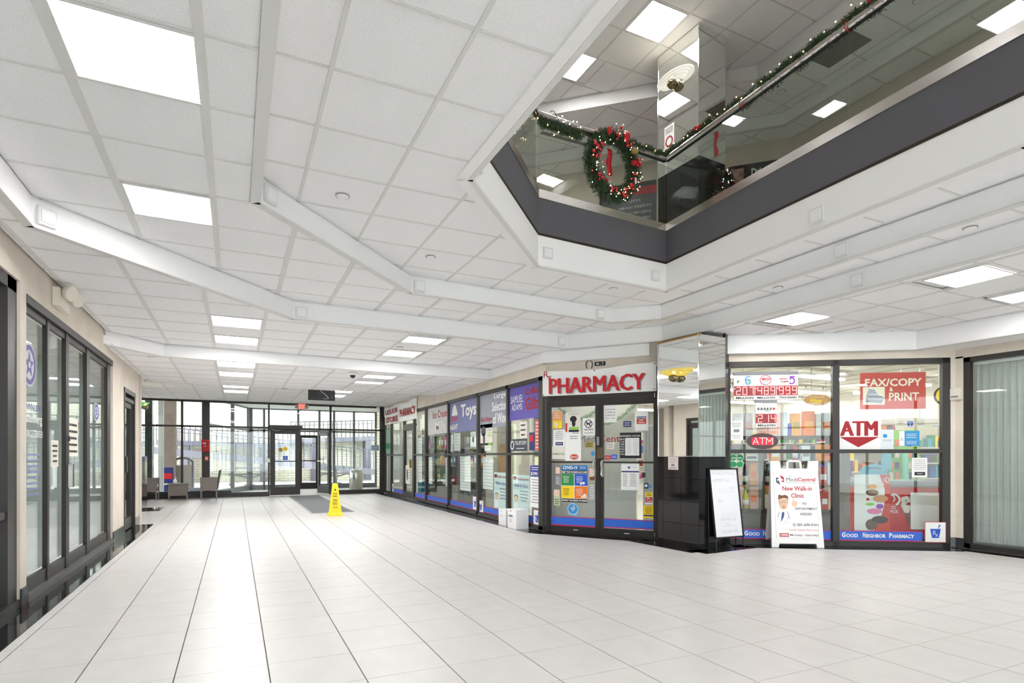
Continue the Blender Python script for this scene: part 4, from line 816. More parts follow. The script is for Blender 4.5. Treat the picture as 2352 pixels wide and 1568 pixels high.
def gl(kind, m_, y, z):
    c = m_.name.replace('_print','').replace('_',' '); sh = {.50:'lowest',.98:'middle',1.40:'upper'}[z]; w_ = 'Toys window' if y < 13.15 else 'Ice Cream window' if y < 15.25 else 'glass side door'
    base = '%s %s on the %s shelf behind the %s' % (c, kind, sh, w_); n = GLS.get(base, 0); GLS[base] = n+1
    return base+('', ', farther one', ', farthest one', ', at the far end')[min(n,3)]
rr = random.Random(3); PC = [MAG, LIME, ORG, BLUE, RED, OFFW, YEL, PURP, GREEN, mat('pink_print', sr(230,120,170), .6), mat('teal_print', sr(70,160,185), .6), mat('brown_print')]
for (y0,y1,z) in ((13.3,15.1,.98),(13.3,15.1,1.40),(13.3,15.1,.50),(11.5,13.0,.98),(15.4,16.0,.98),(15.4,16.0,1.40)):
    y = y0
    while y < y1-.15:
        w = .09+.12*rr.random(); h = .14+.2*rr.random(); m_ = rr.choice(PC)
        if rr.random() < .5:
            t = MB().box(4.92,5.1,y,y+w,z,z+h).build('gift_box', m_, None, label=gl('gift box', m_, y, z), cat='box', group='gifts on the window shelving'); MB().box(4.915,4.92,y+w*.2,y+w*.8,z+h*.3,z+h*.7).build('label_patch', PAPER, t)
        else: MB().lathe((5.02,y+w/2,z), [(w*.4,0),(w*.5,.02),(w*.45,h*.6),(w*.25,h*.75),(w*.32,h)], 12).build('vase', m_, None, True, gl('vase', m_, y, z), 'vase', 'gifts on the window shelving')
        y += w+.03+.08*rr.random()
# wicker basket, tinsel heap, plant, blue bag, cardboard sheet
t = thing('gift_basket', 'round cream basket with golden wrapped gifts behind the Ice Cream window', 'basket', (4.95,14.2,.50)); MB().lathe((4.80,13.75,.50), [(.11,0),(.16,.13),(.15,.13),(.10,.02)], 18).build('basket', OFFW, t, True)
for k in range(9): MB().ball((4.80+.09*math.cos(k*2.3),13.75+.10*math.sin(k*2.3),.66+.03*(k%3)), .035, 8).build('wrapped_gift', GOLD, t, True)
b = MB(); q = random.Random(5)
for k in range(420):
    y = 11.6+1.35*q.random(); zz = .42+.34*q.random()*math.sin(math.pi*(y-11.5)/1.6); x = 4.75+.25*q.random()
    b.add([(x,y,zz),(x+.02,y+.05*q.random(),zz+.01),(x-.01,y+.03,zz-.16*q.random()-.03),(x-.03,y-.02,zz-.12)], [(0,1,2,3)])
b.build('tinsel_heap', mat('silver_foil', (.8,.8,.8), .25, 1), None, label='heap of crinkled silver foil behind the Toys window', cat='foil', kind='stuff')
b = MB()
for k in range(160):
    a = q.random()*6.28; r_ = .12*q.random(); b.add([(4.78+r_*math.cos(a),14.75+r_*math.sin(a)*1.5,.50+.02),(4.78+(r_+.05)*math.cos(a),14.75+(r_+.07)*math.sin(a),.50+.12*q.random()+.05),(4.78+(r_+.06)*math.cos(a+.3),14.75+(r_+.05)*math.sin(a+.3),.54)], [(0,1,2)])
t = thing('potted_plant', 'small dark green plant behind the Ice Cream window', 'plant', (4.78,14.75,.5)); o = b.build('foliage', mat('dark_leaf', sr(40,72,52), .6), t); MB().lathe((4.78,14.75,.50),[(.05,0),(.07,.08)],12).build('pot', DARK, t, True)
MB().wedge((4.72,4.95,15.75,16.05),(4.72,4.95,15.72,16.08),.01,.47).build('blue_bag', mat('teal_print'), None, label='bright blue bag standing beside the glass side door', cat='bag')
MB().box(4.9,5.0,10.45,10.9,.02,1.45).build('cardboard_sheet', mat('cardboard', sr(196,160,122), .85), None, label='tall brown cardboard panel behind the second side window', cat='cardboard'); MB().box(4.88,4.9,11.45,12.0,1.42,1.95).build('cardboard_sheet', mat('cardboard'), None, label='brown cardboard panel behind the upper Toys window', cat='cardboard')
MB().box(4.75,5.0,8.7,9.1,.0,1.95).build('column_casing', mat('grey_card'), None, label='grey casing panel inside the corner side window', cat='panel')
MB().box(5.42,5.46,11.2,18.5,0,1.9).build('partition_wall', mat('pale_green_wall', sr(206,212,190), .8), None, label='long pale green partition behind the window shelving', cat='partition')
# ================================================================ right shop window: what is stuck on and stands behind it
OR_ = -.044
CARD = {}
FRI = FR
def boxprod(F, label, s0, s1, z0, z1, o, m, d=.09, extra=None, group='liquor boxes in the shop window'):
    t = MB(F).box(s0,s1,o-d,o,z0,z1).build('boxed_bottle', m, None, label=label, cat='box', group=group)
    if extra: patch(F,t,'label_band',extra,s0+(s1-s0)*.12,s1-(s1-s0)*.12,z0+(z1-z0)*.3,z0+(z1-z0)*.6,o+.002)
    return t
AMB = mat('amber_box', sr(236,158,60), .5); ORB = mat('orange_box', sr(235,120,40), .5); PINKB = mat('blush_box', sr(232,186,172), .6); REDB = mat('brick_red_box', sr(190,62,48), .6); SILV = mat('silver_box', sr(205,210,214), .35); MARB = mat('marbled_box', sr(226,220,222), .4, noise=.18, nscale=9); SHB = mat('dark_shelf', sr(84,76,68), .6); STONE = mat('brown_stone', sr(122,112,104), .5, noise=.15, nscale=8)
WO = -.30    # products stand this far behind the window plane
t = thing('display_shelving', 'dark display shelving with liquor boxes behind the left pane of the right window', 'shelf', tuple(FR(.8,-.42,0)))
for z0_, z1_ in ((1.444,1.489),(1.12,1.135),(.785,.797),(.40,.455)): MB(FR).box(.10,1.46,-.52,-.27,z0_,z1_).build('shelf_board', SHB, t)
MB(FR).box(.10,1.46,-.50,-.30,0,.40).build('base_panel', STONE, t)
for s in (.10,.545,1.46): MB(FR).box(s-.01,s+.01,-.52,-.28,0.40,1.45).build('upright', SHB, t)
for nm, s0,s1,z0,z1,m,e,lb in (('a',.139,.254,1.491,1.812,MARB,None,'white marbled box on the top shelf behind the paper notice'),('b',.29,.397,1.491,1.814,MARB,PINKB,'tall marbled bottle box under the lottery sign cord'),
  ('c',.472,.598,1.491,1.612,PINKB,ORG,'small blush box left below the single lottery display'),('d',.606,.735,1.491,1.609,PINKB,ORG,'small blush box right below the single lottery display'),('e',.739,.778,1.491,1.798,PINKB,None,'narrow peach box edge on the top shelf'),
  ('f',.782,.868,1.491,1.822,SILV,None,'tall silver white box on the top shelf'),('g',.876,.914,1.491,1.665,PURP,None,'small purple box on the top shelf'),('h',.919,1.039,1.491,1.804,AMB,GOLD,'amber bottle box on the top shelf'),
  ('i',1.078,1.228,1.491,1.835,ORB,AMB,'largest orange bottle box with diagonal label on the top shelf'),('j',1.244,1.313,1.491,1.80,OFFW,None,'cream box beside the orange bottle box'),('k',1.321,1.428,1.491,1.809,SILV,ORG,'silver box at the right end of the top shelf'),
  ('l',.643,.764,1.136,1.343,AMB,OFFW,'amber box behind the window rail, middle shelf'),('m',.768,.847,1.136,1.352,mat('grey_box', sr(176,170,158), .5),None,'grey box behind the window rail'),('n',1.06,1.166,1.136,1.351,SILV,GREYI,'pale grey box on the middle shelf'),('o',1.171,1.226,1.136,1.351,BLACK,None,'narrow black box on the middle shelf'),
  ('p',1.235,1.349,1.136,1.37,AMB,None,'yellow amber box on the middle shelf'),('q',1.354,1.452,1.136,1.37,ORB,REDB,'orange box at the right end of the middle shelf'),('r',.30,.465,1.136,1.245,OFFW,INK,'white patterned box behind the clover sticker'),
  ('s',.205,.25,.799,1.033,PINKB,ORG,'pink box left of the dark wine bottle'),('t',.366,.46,.799,1.115,AMB,ORB,'orange box right of the dark wine bottle'),('u',1.29,1.395,.799,1.055,REDB,PAPER,'red box above the other red box, right of the folding sign'),('v',1.399,1.45,.799,1.118,SILV,None,'white box edge right of the upper red box'),
  ('w',.205,.25,.457,.777,PINKB,None,'tall pink box left of the yellow wine bottle'),('x',.361,.465,.457,.778,PINKB,ORG,'tall pink box right of the yellow wine bottle'),('y',1.313,1.404,.457,.716,REDB,PAPER,'lower red box right of the folding sign'),('z',1.407,1.45,.457,.78,PINKB,None,'pink box edge beside the lower red box')):
    boxprod(FR, lb, s0, s1, z0, z1, WO, m, .09, e)
def bottle(F, label, s, o, z, H, r, m, cap=DARK, group='bottles in the shop window'):
    c = F(s,o,z); t = MB().lathe(c,[(r*.95,0),(r,.01),(r,H*.55),(r*.8,H*.64),(r*.33,H*.75),(r*.33,H*.92)],16).build('bottle', m, None, True, label, 'bottle', group)
    MB().lathe(c,[(r*.37,H*.90),(r*.37,H)],12).build('cap', cap, t, True); MB().lathe(c,[(r*1.02,H*.15),(r*1.02,H*.42)],16).build('paper_label', OFFW, t, True); return t
bottle(FR,'dark wine bottle on the shelf above the yellow bottle',.296,WO-.03,.799,.30,.037,mat('black_glass', (.02,.02,.025), .1))
bottle(FR,'yellow white wine bottle on the lowest shelf',.307,WO-.03,.457,.31,.046,mat('yellow_wine', sr(205,190,70), .1),GOLD)
bottle(FR,'red and green bottle behind the window rail, middle of the shelf',.977,WO-.03,1.136,.27,.035,RED,GREEN)
bottle(FR,'black bottle behind the left end of the window rail',.26,WO-.03,1.136,.30,.026,MATS['black_glass']); bottle(FR,'dark bottle neck behind the folding sign, left',.60,WO-.03,.799,.29,.035,MATS['black_glass']); bottle(FR,'brown bottle behind the folding sign, right',1.15,WO-.03,.799,.29,.035,mat('brown_glass', sr(70,40,20), .1)); bottle(FR,'dark bottle top behind the folding sign near the red box',1.33-.10,WO-.03,.799,.31,.03,MATS['brown_glass'])
# seven segment displays
LEDR = mat('led_red', (1,.25,.2), .5, emit=1.3, ecol=(1,.5,.42)); LEDF = mat('led_field', sr(150,38,44), .5, emit=.08, ecol=(.7,.06,.07)); LEDOFF = mat('led_off', sr(120,92,100), .5)
SEG = {'0':'abcdef','1':'bc','2':'abged','3':'abgcd','4':'fgbc','7':'abc','8':'abcdefg','9':'abcdfg'}
def digits(F, root, txt, s0, s1, z0, z1, o):
    n = len(txt); w = (s1-s0)/n
    for i, ch in enumerate(txt):
        a, b = s0+w*i+w*.16, s0+w*(i+1)-w*.16; t_ = .007; zm = (z0+z1)/2; on, off = MB(F), MB(F)
        R = {'a':(a,b,z1-t_,z1),'d':(a,b,z0,z0+t_),'g':(a,b,zm-t_/2,zm+t_/2),'f':(a,a+t_,zm,z1),'e':(a,a+t_,z0,zm),'b':(b-t_,b,zm,z1),'c':(b-t_,b,z0,zm)}
        for k, r_ in R.items(): (on if k in SEG[ch] else off).box(r_[0],r_[1],o,o+.002,r_[2],r_[3])
        on.build('lit_digit', LEDR, root)
        if off.v: off.build('unlit_segment', LEDOFF, root)
def jackpot(F, label, s0, s1, z0, z1, num, unit, art):
    t = thing('jackpot_display', label, 'lottery display', tuple(F((s0+s1)/2,OR_,z0)), 'lottery jackpot displays'); h = z1-z0; o = OR_+.006
    MB(F).box(s0,s1,OR_-.03,OR_,z0,z1).build('case', PAPER, t); patch(F,t,'number_field',LEDF,s0+.004,s1-.004,z0+h*.17,z0+h*.56,OR_+.002)
    digits(F,t,num,s0+.02,s1-.004,z0+h*.21,z0+h*.52,OR_+.003); text(F,'$',s0+.008,s0+.022,z0+h*.42,z0+h*.5,o,PAPER,t,.0); text(F,unit,s0+.03,s1-.02,z0+h*.04,z0+h*.125,o,INK,t,.02); art(F,t,s0,s1,z0+h*.58,z1,o); return t
def art1(F,t,a,b,c,d,o):
    w, h = b-a, d-c; text(F,'P',a+w*.16,a+w*.28,c+h*.22,c+h*.5,o,GREEN,t,.03); MB(F).ring(a+w*.68,c+h*.36,w*.13,h*.28,w*.045,OR_+.001,o).ring(a+w*.70,c+h*.50,w*.17,h*.42,w*.045,OR_+.001,o,14,1.0,math.pi).build('number_six_logo', SKY, t)
    MB(F).disc(a+w*.68,c+h*.36,w*.05,h*.12,OR_+.001,o).build('ball_logo', LIME, t)
def art2(F,t,a,b,c,d,o):
    w, h = b-a, d-c; MB(F).ring(a+w*.5,c+h*.5,w*.27,h*.46,w*.025,OR_+.001,o).build('ring_logo', MAG, t); text(F,'MEGA',a+w*.32,a+w*.72,c+h*.48,c+h*.72,o,RED,t,.03); text(F,'MILLIONS',a+w*.34,a+w*.70,c+h*.3,c+h*.42,o,MATS['teal_print'],t,.01)
def art3(F,t,a,b,c,d,o):
    w, h = b-a, d-c; text(F,'JERSEY',a+w*.12,a+w*.56,c+h*.50,c+h*.66,o,MAG,t,.02); text(F,'Cash',a+w*.2,a+w*.56,c+h*.26,c+h*.44,o,REDD,t,.03); MB(F).ring(a+w*.70,c+h*.40,w*.16,h*.33,w*.055,OR_+.001,o,20,-2.4,1.9).box(a+w*.62,a+w*.84,OR_+.001,o,c+h*.72,c+h*.84).box(a+w*.62,a+w*.67,OR_+.001,o,c+h*.5,c+h*.84).build('number_five_logo', mat('violet_print', sr(140,60,180), .6), t)
def art4(F,t,a,b,c,d,o):
    w, h = b-a, d-c
    for k in range(6): MB(F).disc(a+w*(.14+.145*k),c+h*.45,w*.055,h*.12,OR_+.001,o,14).build('ball_logo', RED if k == 5 else INK, t)
    text(F,'POWER',a+w*.12,a+w*.78,c+h*.40,c+h*.50,o+.001,PAPER,t,.0); lines(F,1,a+w*.42,a+w*.72,c+h*.18,c+h*.30,o,INK,t); lines(F,1,a+w*.1,a+w*.62,c+h*.68,c+h*.78,o,GREYI,t)
dx = (.917-.075)/3
jackpot(FR,'lottery jackpot display reading 20.7 million, left of the row',.075,.075+dx-.002,1.978,2.318,'207','MILLION',art1)
jackpot(FR,'lottery jackpot display reading 489 million, middle of the row',.075+dx,.075+2*dx-.002,1.978,2.318,'489','MILLION',art2)
jackpot(FR,'lottery jackpot display reading 999 thousand, right of the row',.075+2*dx,.917,1.978,2.318,'999','THOUSAND',art3)
jackpot(FR,'single lottery jackpot display reading 214 million hung below the row',.362,.640,1.60,1.93,'214','MILLION',art4)
t = MB(FR).box(.069,.92,OR_-.035,OR_+.002,2.322,2.36).build('hanging_rail', GREYI, None, label='grey hanging rail above the three lottery displays', cat='rail'); 
for s in (.2,.8): MB(FR).tube([FR(s,OR_-.015,2.36),FR(s,OR_-.015,2.43)],.003,6).build('hook', STEEL, t)
t = MB(FR).box(.355,.645,OR_-.035,OR_+.002,1.935,1.975).build('hanging_rail', GREYI, None, label='grey hanging rail above the single lottery display', cat='rail')
MB().tube([FR(.22,OR_-.02,1.978),FR(.235,OR_-.02,1.87),FR(.25,OR_-.02,1.78)],.003,6).build('cable', BLACK, None, label='thin black cable hanging below the left lottery display', cat='cable')
# oval atm sign
LEDD = mat('led_dot', (1,.5,.4), .5, emit=1.6, ecol=(1,.45,.35))
t = MB(FR).disc(.454,1.41,.208,.108,OR_-.03,OR_,36).build('led_sign', mat('dark_led_case', sr(74,48,50), .4), None, label='oval dark LED sign with ATM in red lights', cat='sign')
MB(FR).box(.315,.60,OR_,OR_+.002,1.36,1.46).build('glow_field', mat('led_glow', sr(205,20,40), .5, emit=.5, ecol=(.9,.02,.06)), t)
dots = MB(FR)
for pl in ([(.33,1.37),(.365,1.455),(.40,1.37)],[(.345,1.395),(.385,1.395)],[(.415,1.455),(.49,1.455)],[(.4525,1.455),(.4525,1.37)],[(.505,1.37),(.505,1.455),(.545,1.40),(.585,1.455),(.585,1.37)]):
    for p, q_ in zip(pl, pl[1:]):
        n = max(2, int(math.hypot(q_[0]-p[0], q_[1]-p[1])/.0105))
        for k in range(n+1): dots.disc(p[0]+(q_[0]-p[0])*k/n, p[1]+(q_[1]-p[1])*k/n, .0045, .0045, OR_+.002, OR_+.006, 6)
o = dots.build('led_lettering', LEDD, t)
rim = MB(FR)
for k in range(48): a = k*math.pi/24; rim.disc(.454+.196*math.cos(a),1.41+.097*math.sin(a),.003,.003,OR_,OR_+.003,6)
rim.build('rim_dots', mat('dull_led', sr(140,70,80), .5), t)
t = MB(FR).disc(1.17,1.968,.172,.078,OR_-.03,OR_-.015,30).build('oval_sign', mat('wood_sign', sr(196,146,92), .5), None, label='oval brown hanging sign with yellow lettering at the upper right of the left pane', cat='sign')
text(FR,'Wines',1.07,1.23,1.935,1.985,OR_-.011,YEL,t,.03); text(FR,'Fine Wines Store',1.08,1.26,2.0,2.02,OR_-.011,OFFW,t,.0)
for s in (1.09,1.28): MB().tube([FR(s,OR_-.02,2.02),FR(s+.005,OR_-.02,2.2),FR(s,OR_-.02,2.43)],.0025,6).build('cord', GREYI, t)
t = sign('printed_notice','white printed notice with grey stamp at the left edge of the right window','notice',FR,.027,.20,1.421,1.69,OR_); lines(FR,3,.045,.18,1.60,1.67,OR_+.002,GREYI,t); patch(FR,t,'stamp',GREYI,.075,.15,1.535,1.575,OR_+.001); lines(FR,2,.045,.18,1.45,1.50,OR_+.002,MATS['pale_ink'],t)
b = MB(FR)
for dx_, dz in ((-.045,.045),(.045,.045),(-.045,-.045),(.045,-.045)): b.disc(.113+dx_,1.138+dz,.052,.05,OR_-.003,OR_,18)
b.plate([(.10,1.14),(.125,1.14),(.10,1.03),(.085,1.04)],OR_-.003,OR_); t = b.build('clover_sticker', mat('cream_edge', sr(220,230,180), .6), None, label='green four leaf clover sticker beside the white board', cat='sticker')
b = MB(FR)
for dx_, dz in ((-.045,.045),(.045,.045),(-.045,-.045),(.045,-.045)): b.disc(.113+dx_,1.138+dz,.044,.042,OR_,OR_+.0015,18)
b.build('green_leaf', mat('clover_green', sr(30,150,100), .6), t); text(FR,'Juegue',.045,.18,1.165,1.195,OR_+.003,PAPER,t,.03); text(FR,'aqui!',.07,.155,1.12,1.145,OR_+.003,PAPER,t,.03)
def good(label, s0, s1, words):
    t = sign('window_strip', label, 'window strip', FR, s0, s1, .068, .205, OR_, MATS['strip_blue']); patch(FR,t,'red_edge',MAG,s0,s1,.068,.08,OR_+.001); patch(FR,t,'red_edge',MAG,s0,s1,.195,.205,OR_+.001)
    for w_, a, b in words:
        c = a+(b-a)/len(w_)*1.05; text(FR,w_[0],a,c-.004,.112,.18,OR_+.003,PAPER,t,.04); text(FR,w_[1:].upper(),c+.002,b,.112,.162,OR_+.003,PAPER,t,.04)
good('blue window strip of the left pane, partly hidden by the folding sign',.027,1.343,[('Good',.215,.42),('Neighbor',.46,.82),('Pharmacy',.86,1.24)])
good('blue window strip with white lettering along the foot of the right pane',1.432,2.485,[('Good',1.475,1.68),('Neighbor',1.74,2.03),('Pharmacy',2.07,2.38)])
rx(FR,'white mortar sign with red edge at the lower right corner of the right window',2.487,2.745,.068,.339,OR_+.045)
# right pane
t = sign('service_sign','red FAX/COPY & PRINT sign in the top of the right pane','sign',FR,1.722,2.54,1.836,2.325,OR_-.03,mat('sign_red', sr(208,62,48), .5),.006); o = OR_-.027
text(FR,'FAX/COPY',1.782,2.49,2.14,2.245,o,mat('cream_print', sr(250,236,214), .6),t,.03); text(FR,'&',2.085,2.135,2.072,2.128,o,MATS['cream_print'],t,.02); text(FR,'PRINT',2.082,2.455,1.945,2.055,o,MATS['cream_print'],t,.02)
patch(FR,t,'picture_field',MATS['cream_print'],1.755,2.03,1.895,2.135,o); MB(FR).plate([(1.79,1.93),(1.99,1.91),(2.02,1.99),(1.95,2.02),(1.90,2.10),(1.83,2.11),(1.80,2.02)],o+.001,o+.004).build('printer_picture', mat('lilac_grey', sr(176,172,190), .6), t)
for k in range(4): MB(FR).box(1.80+k*.01,2.0,o+.003,o+.006,1.94+.03*k,1.95+.03*k).build('printer_line', PAPER if k%2 else GREYI, t)
t = sign('atm_sign','white sign with red ATM letters and a red down arrow','sign',FR,1.43,1.97,1.297,1.712,OR_,PAPER); ba = MB(FR)
for k_ in range(4): text(FR,'ATM',1.452+.009*k_,1.905+.009*k_,1.478,1.675,OR_+.002+.0002*k_,None,None,.0,into=ba)
ba.build('lettering', REDD, t); MB(FR).plate([(1.45,1.462),(1.945,1.462),(1.685,1.325)],OR_,OR_+.003).build('arrow', REDD, t)
t = sign('notice_sheet','pale sheet with a small blue emblem right of the red arrow sign','notice',FR,1.972,2.127,1.297,1.56,OR_,mat('pale_blue_paper', sr(222,230,236), .8)); MB(FR).disc(2.02,1.475,.028,.026,OR_,OR_+.002,14).build('emblem', SKY, t); lines(FR,2,1.98,2.12,1.40,1.43,OR_+.002,GREYI,t)
t = sign('notice_sheet','white sheet next to the blue information poster','notice',FR,2.196,2.262,1.342,1.54,OR_); lines(FR,2,2.20,2.255,1.41,1.45,OR_+.002,GREYI,t)
t = sign('poster','blue information poster in the right pane','poster',FR,2.264,2.447,1.342,1.54,OR_,mat('poster_sky', sr(50,150,210), .6)); lines(FR,3,2.275,2.42,1.44,1.51,OR_+.002,PAPER,t); lines(FR,3,2.275,2.42,1.36,1.41,OR_+.002,PAPER,t)
t = sign('printed_notice','white printed notice with dark stamp below the rail of the right pane','notice',FR,2.352,2.542,.922,1.183,OR_); lines(FR,6,2.37,2.525,1.02,1.165,OR_+.002,MATS['pale_ink'],t); patch(FR,t,'stamp',INK,2.385,2.515,.95,.995,OR_+.001); lines(FR,1,2.40,2.50,.96,.985,OR_+.002,PAPER,t)
# ice cream freezer and posters behind
fz = thing('ice_cream_freezer', 'red ice cream chest freezer with grey lid rim behind the right pane', 'freezer', tuple(FR(2.6,-.9,0)))
MB(FR).box(1.92,3.05,-1.25,-.60,.05,.765).build('body', mat('freezer_red', sr(200,22,34), .4), fz); MB(FR).box(1.90,3.07,-1.27,-.58,.765,.845).build('lid_rim', GREYI, fz); MB(FR).box(1.95,3.02,-1.2,-.65,.845,.86).build('glass_lid', mat('lid_glass', sr(190,205,210), .1), fz)
b = MB(FR); b.ring(2.40,.585,.09,.09,.028,-.599,-.595,18,-1.2,1.9).ring(2.37,.60,.05,.055,.016,-.599,-.595,18,-1.2,1.9); b.build('swirl_logo', PAPER, fz); text(FR,'OD',2.36,2.43,.45,.50,-.596,PAPER,fz,.0); text(FR,'MOR',2.35,2.46,.39,.44,-.596,PAPER,fz,.0)
b = MB(FR)
for k in range(7): b.disc(2.53+.035*(k%3),.60-.032*(k//3)+.01*(k%2),.035,.03,-.599,-.594+.001*k,14)
b.plate([(2.49,.52),(2.63,.50),(2.60,.40),(2.54,.40)],-.599,-.596); b.build('ice_cream_picture', OFFW, fz); MB(FR).plate([(2.54,.40),(2.60,.40),(2.62,.22),(2.60,.22)],-.598,-.596).disc(2.56,.57,.012,.02,-.592,-.590,8).disc(2.60,.60,.01,.02,-.592,-.590,8).build('chocolate_picture', MATS['brown_print'], fz)
sign('blank_board','blank white board leaning on the red freezer','board',FR,2.61,2.98,.17,.69,-.57,PAPER,.01)
t = sign('ice_cream_poster','tall white ice cream assortment poster with red right edge','poster',FR,1.862,2.336,.134,.944,-.57,PAPER,.008); o = -.568
MB(FR).plate([(2.20,.94),(2.334,.94),(2.334,.14),(2.12,.14),(2.20,.28),(2.26,.5),(2.27,.72)],o,o+.002).build('red_field', mat('tomato_red', sr(212,58,40), .6), t)
text(FR,'GO',2.245,2.275,.84,.90,o+.003,PAPER,t,.0); MB(FR).ring(2.30,.87,.028,.04,.01,o+.002,o+.004,12).build('swirl_logo', PAPER, t)
for nm, m_, a in (('cone_picture',AMB,(2.10,.77,.06,.035)),('cone_top_picture',OFFW,(2.20,.79,.055,.05)),('bar_picture',MATS['brown_print'],(2.10,.685,.085,.045)),('nut_bar_picture',mat('caramel', sr(214,160,120), .6),(2.21,.60,.10,.05)),('rocket_picture',LIME,(2.07,.52,.06,.02)),('lolly_picture',mat('violet_print'),(2.20,.49,.05,.035)),('berry_picture',RED,(2.04,.59,.02,.02)),('pink_bar_picture',MATS['pink_print'],(2.13,.42,.10,.04)),('choc_bar_picture',mat('dark_chocolate', sr(62,44,38), .5),(2.20,.30,.11,.055)),('round_bar_picture',mat('cocoa', sr(110,86,74), .6),(2.09,.23,.08,.08))):
    MB(FR).disc(a[0],a[1],a[2],a[3],o,o+.004,18).build(nm, m_, t)
MB(FR).box(1.68,1.81,-.66,-.58,.0,1.24).build('column_casing', STONE, None, label='brown stone pillar at the left edge of the right pane, inside', cat='pillar')
t = thing('green_rack', 'lime green accessory display rack behind the right pane', 'rack', tuple(FR(3.05,-1.7,0)))
MB(FR).box(2.80,3.30,-1.72,-1.68,.0,1.62).build('back_panel', LIME, t); MB(FR).box(2.80,3.30,-1.95,-1.55,.0,.80).build('base', LIME, t); MB().cyl(FR(3.06,-1.6,.80),FR(3.06,-1.6,1.27),.045,16).build('clear_tube', mat('aqua_plastic', sr(130,215,180), .2), t)
k = 0
for z in (.84,1.0,1.18,1.36):
    for s in (2.88,2.97,3.15,3.23):
        k += 1; MB(FR).box(s-.03,s+.03,-1.67,-1.65,z,z+.11).build('blister_pack', (INK,OFFW,ORG)[k%3], t)
t = thing('blue_display', 'light blue product display with arched ORIGINAL header behind the right pane', 'display', tuple(FR(2.63,-1.6,0)))
MB(FR).box(2.42,2.78,-1.68,-1.6,.0,.98).box(2.74,2.86,-1.68,-1.6,.98,1.25).build('panel', mat('powder_blue', sr(110,180,205), .6), t); MB(FR).disc(2.60,.95,.20,.13,-1.61,-1.598,24).build('arch_header', mat('powder_blue'), t); text(FR,'ORIGINAL',2.50,2.71,1.0,1.035,-1.595,INK,t,.0)
def gondola(label, F, s0, s1, o0, zs, m, seed, cat='shelf', items=True):
    t = thing('shop_shelf', label, cat, tuple(F((s0+s1)/2,o0,0))); q = random.Random(seed)
    MB(F).box(s0,s1,o0-.04,o0,0,zs[-1]+.35).build('back_panel', m, t)
    for z in zs: MB(F).box(s0,s1,o0,o0+.30,z-.02,z).build('shelf_board', OFFW, t)
    for z in zs:
        for mm in q.sample(PC, 5):
            b = MB(F); s = s0+.02+.1*q.random()
            while s < s1-.1:
                w = .05+.06*q.random(); b.box(s,s+w,o0+.05,o0+.2,z,z+.10+.12*q.random()); s += w+.12+.3*q.random()
            if b.v: o_ = b.build('goods', mm, t); o_['kind'] = 'stuff'
    return t
gondola('brown backed wall shelf with small goods at the left of the right pane', FR, 1.95, 2.5, -2.2, (.45,.85,1.15,1.45), mat('brown_print'), 1)
gondola('cream cabinet shelves behind the right part of the right pane', FR, 3.34, 4.6, -2.2, (.5,.85,1.1,1.35), mat('cream_panel', sr(214,208,190), .7), 2)
gondola('long white shelf far inside the shop behind the liquor boxes', FR, .2, 2.6, -3.2, (.5,.85,1.15,1.45), SHW, 3); gondola('long white shelf at the back right of the shop', FR, 2.9, 5.6, -4.2, (.5,.9,1.3,1.6), SHW, 4)
gondola('back wall shelf far inside the pharmacy', wall_frame((9,16),(13,14)), 0, 4.2, 0, (.5,.9,1.3,1.6), SHW, 5)
t = sign('hanging_sign','white hanging aisle sign with a blue number two mortar','sign',FR,3.365,3.837,1.65,1.862,-2.5,OFFW,.01); text(FR,'2',3.575,3.605,1.725,1.775,-2.492,PAPER,t,.02); MB(FR).plate([(3.545,1.81),(3.645,1.81),(3.63,1.71),(3.56,1.71)],-2.5,-2.494).build('mortar_symbol', BLUE, t); patch(FR,t,'red_bar',RED,3.365,3.837,1.643,1.658,-2.498); lines(FR,2,3.39,3.49,1.76,1.82,-2.497,GREYI,t); lines(FR,3,3.70,3.82,1.73,1.82,-2.497,GREYI,t)
for s in (3.45,3.75): MB().tube([FR(s,-2.505,1.86),FR(s,-2.505,2.86)],.004,6).build('hanger', STEEL, t)
t = MB().lathe(FR(3.95,-2.2,2.21),[(.15,0),(.15,.03),(.13,.04)],28,axis=FR.n).build('wall_clock', BLACK, None, True, 'round black clock with yellow rim at the right edge of the right pane', 'clock'); MB().lathe(FR(3.95,-2.155,2.21),[(.135,0),(.135,.004)],28,axis=FR.n).build('dial', YEL, t, True)
MB(FR).box(3.93,3.97,-2.3,-2.2,1.7,2.9).build('clock_post', SHW, None, label='slim white post carrying the round clock inside the shop', cat='post')
# door garland inside and curtain
def needles(path, r, n, m, parent, name='foliage', size=.045, seed=1, droop=0):
    q = random.Random(seed); b = MB(); seg = [(Vector(path[i]), Vector(path[i+1])) for i in range(len(path)-1)]; Ls = [(b_-a_).length for a_, b_ in seg]; T = sum(Ls)
    for _ in range(n):
        d = q.random()*T; i = 0
        while i < len(Ls)-1 and d > Ls[i]: d -= Ls[i]; i += 1
        a_, b_ = seg[i]; c = a_+(b_-a_)*(d/max(Ls[i],1e-6)); v = Vector((q.gauss(0,1),q.gauss(0,1),q.gauss(0,1)-droop)).normalized(); k = r*q.random()**.6
        p = c+v*k; w = v.cross(Vector((q.gauss(0,1),q.gauss(0,1),q.gauss(0,1)))).normalized(); e = p+(v*.6+w*.8)*size; s_ = v.cross(w)*size*.09
        b.add([p-s_, e, p+s_], [(0,1,2)])
    o = b.build(name, m, parent); o['kind'] = 'stuff'; return o
GRN = mat('pine_green', sr(58,84,50), .7); GRNL = mat('bright_tinsel_green', sr(96,150,84), .6); GRND = mat('dark_pine', sr(42,62,46), .7)
gp = [FPN(-.14+.7*k/8,.06,2.06-.22*math.sin(k/8*math.pi*.9)) for k in range(9)]
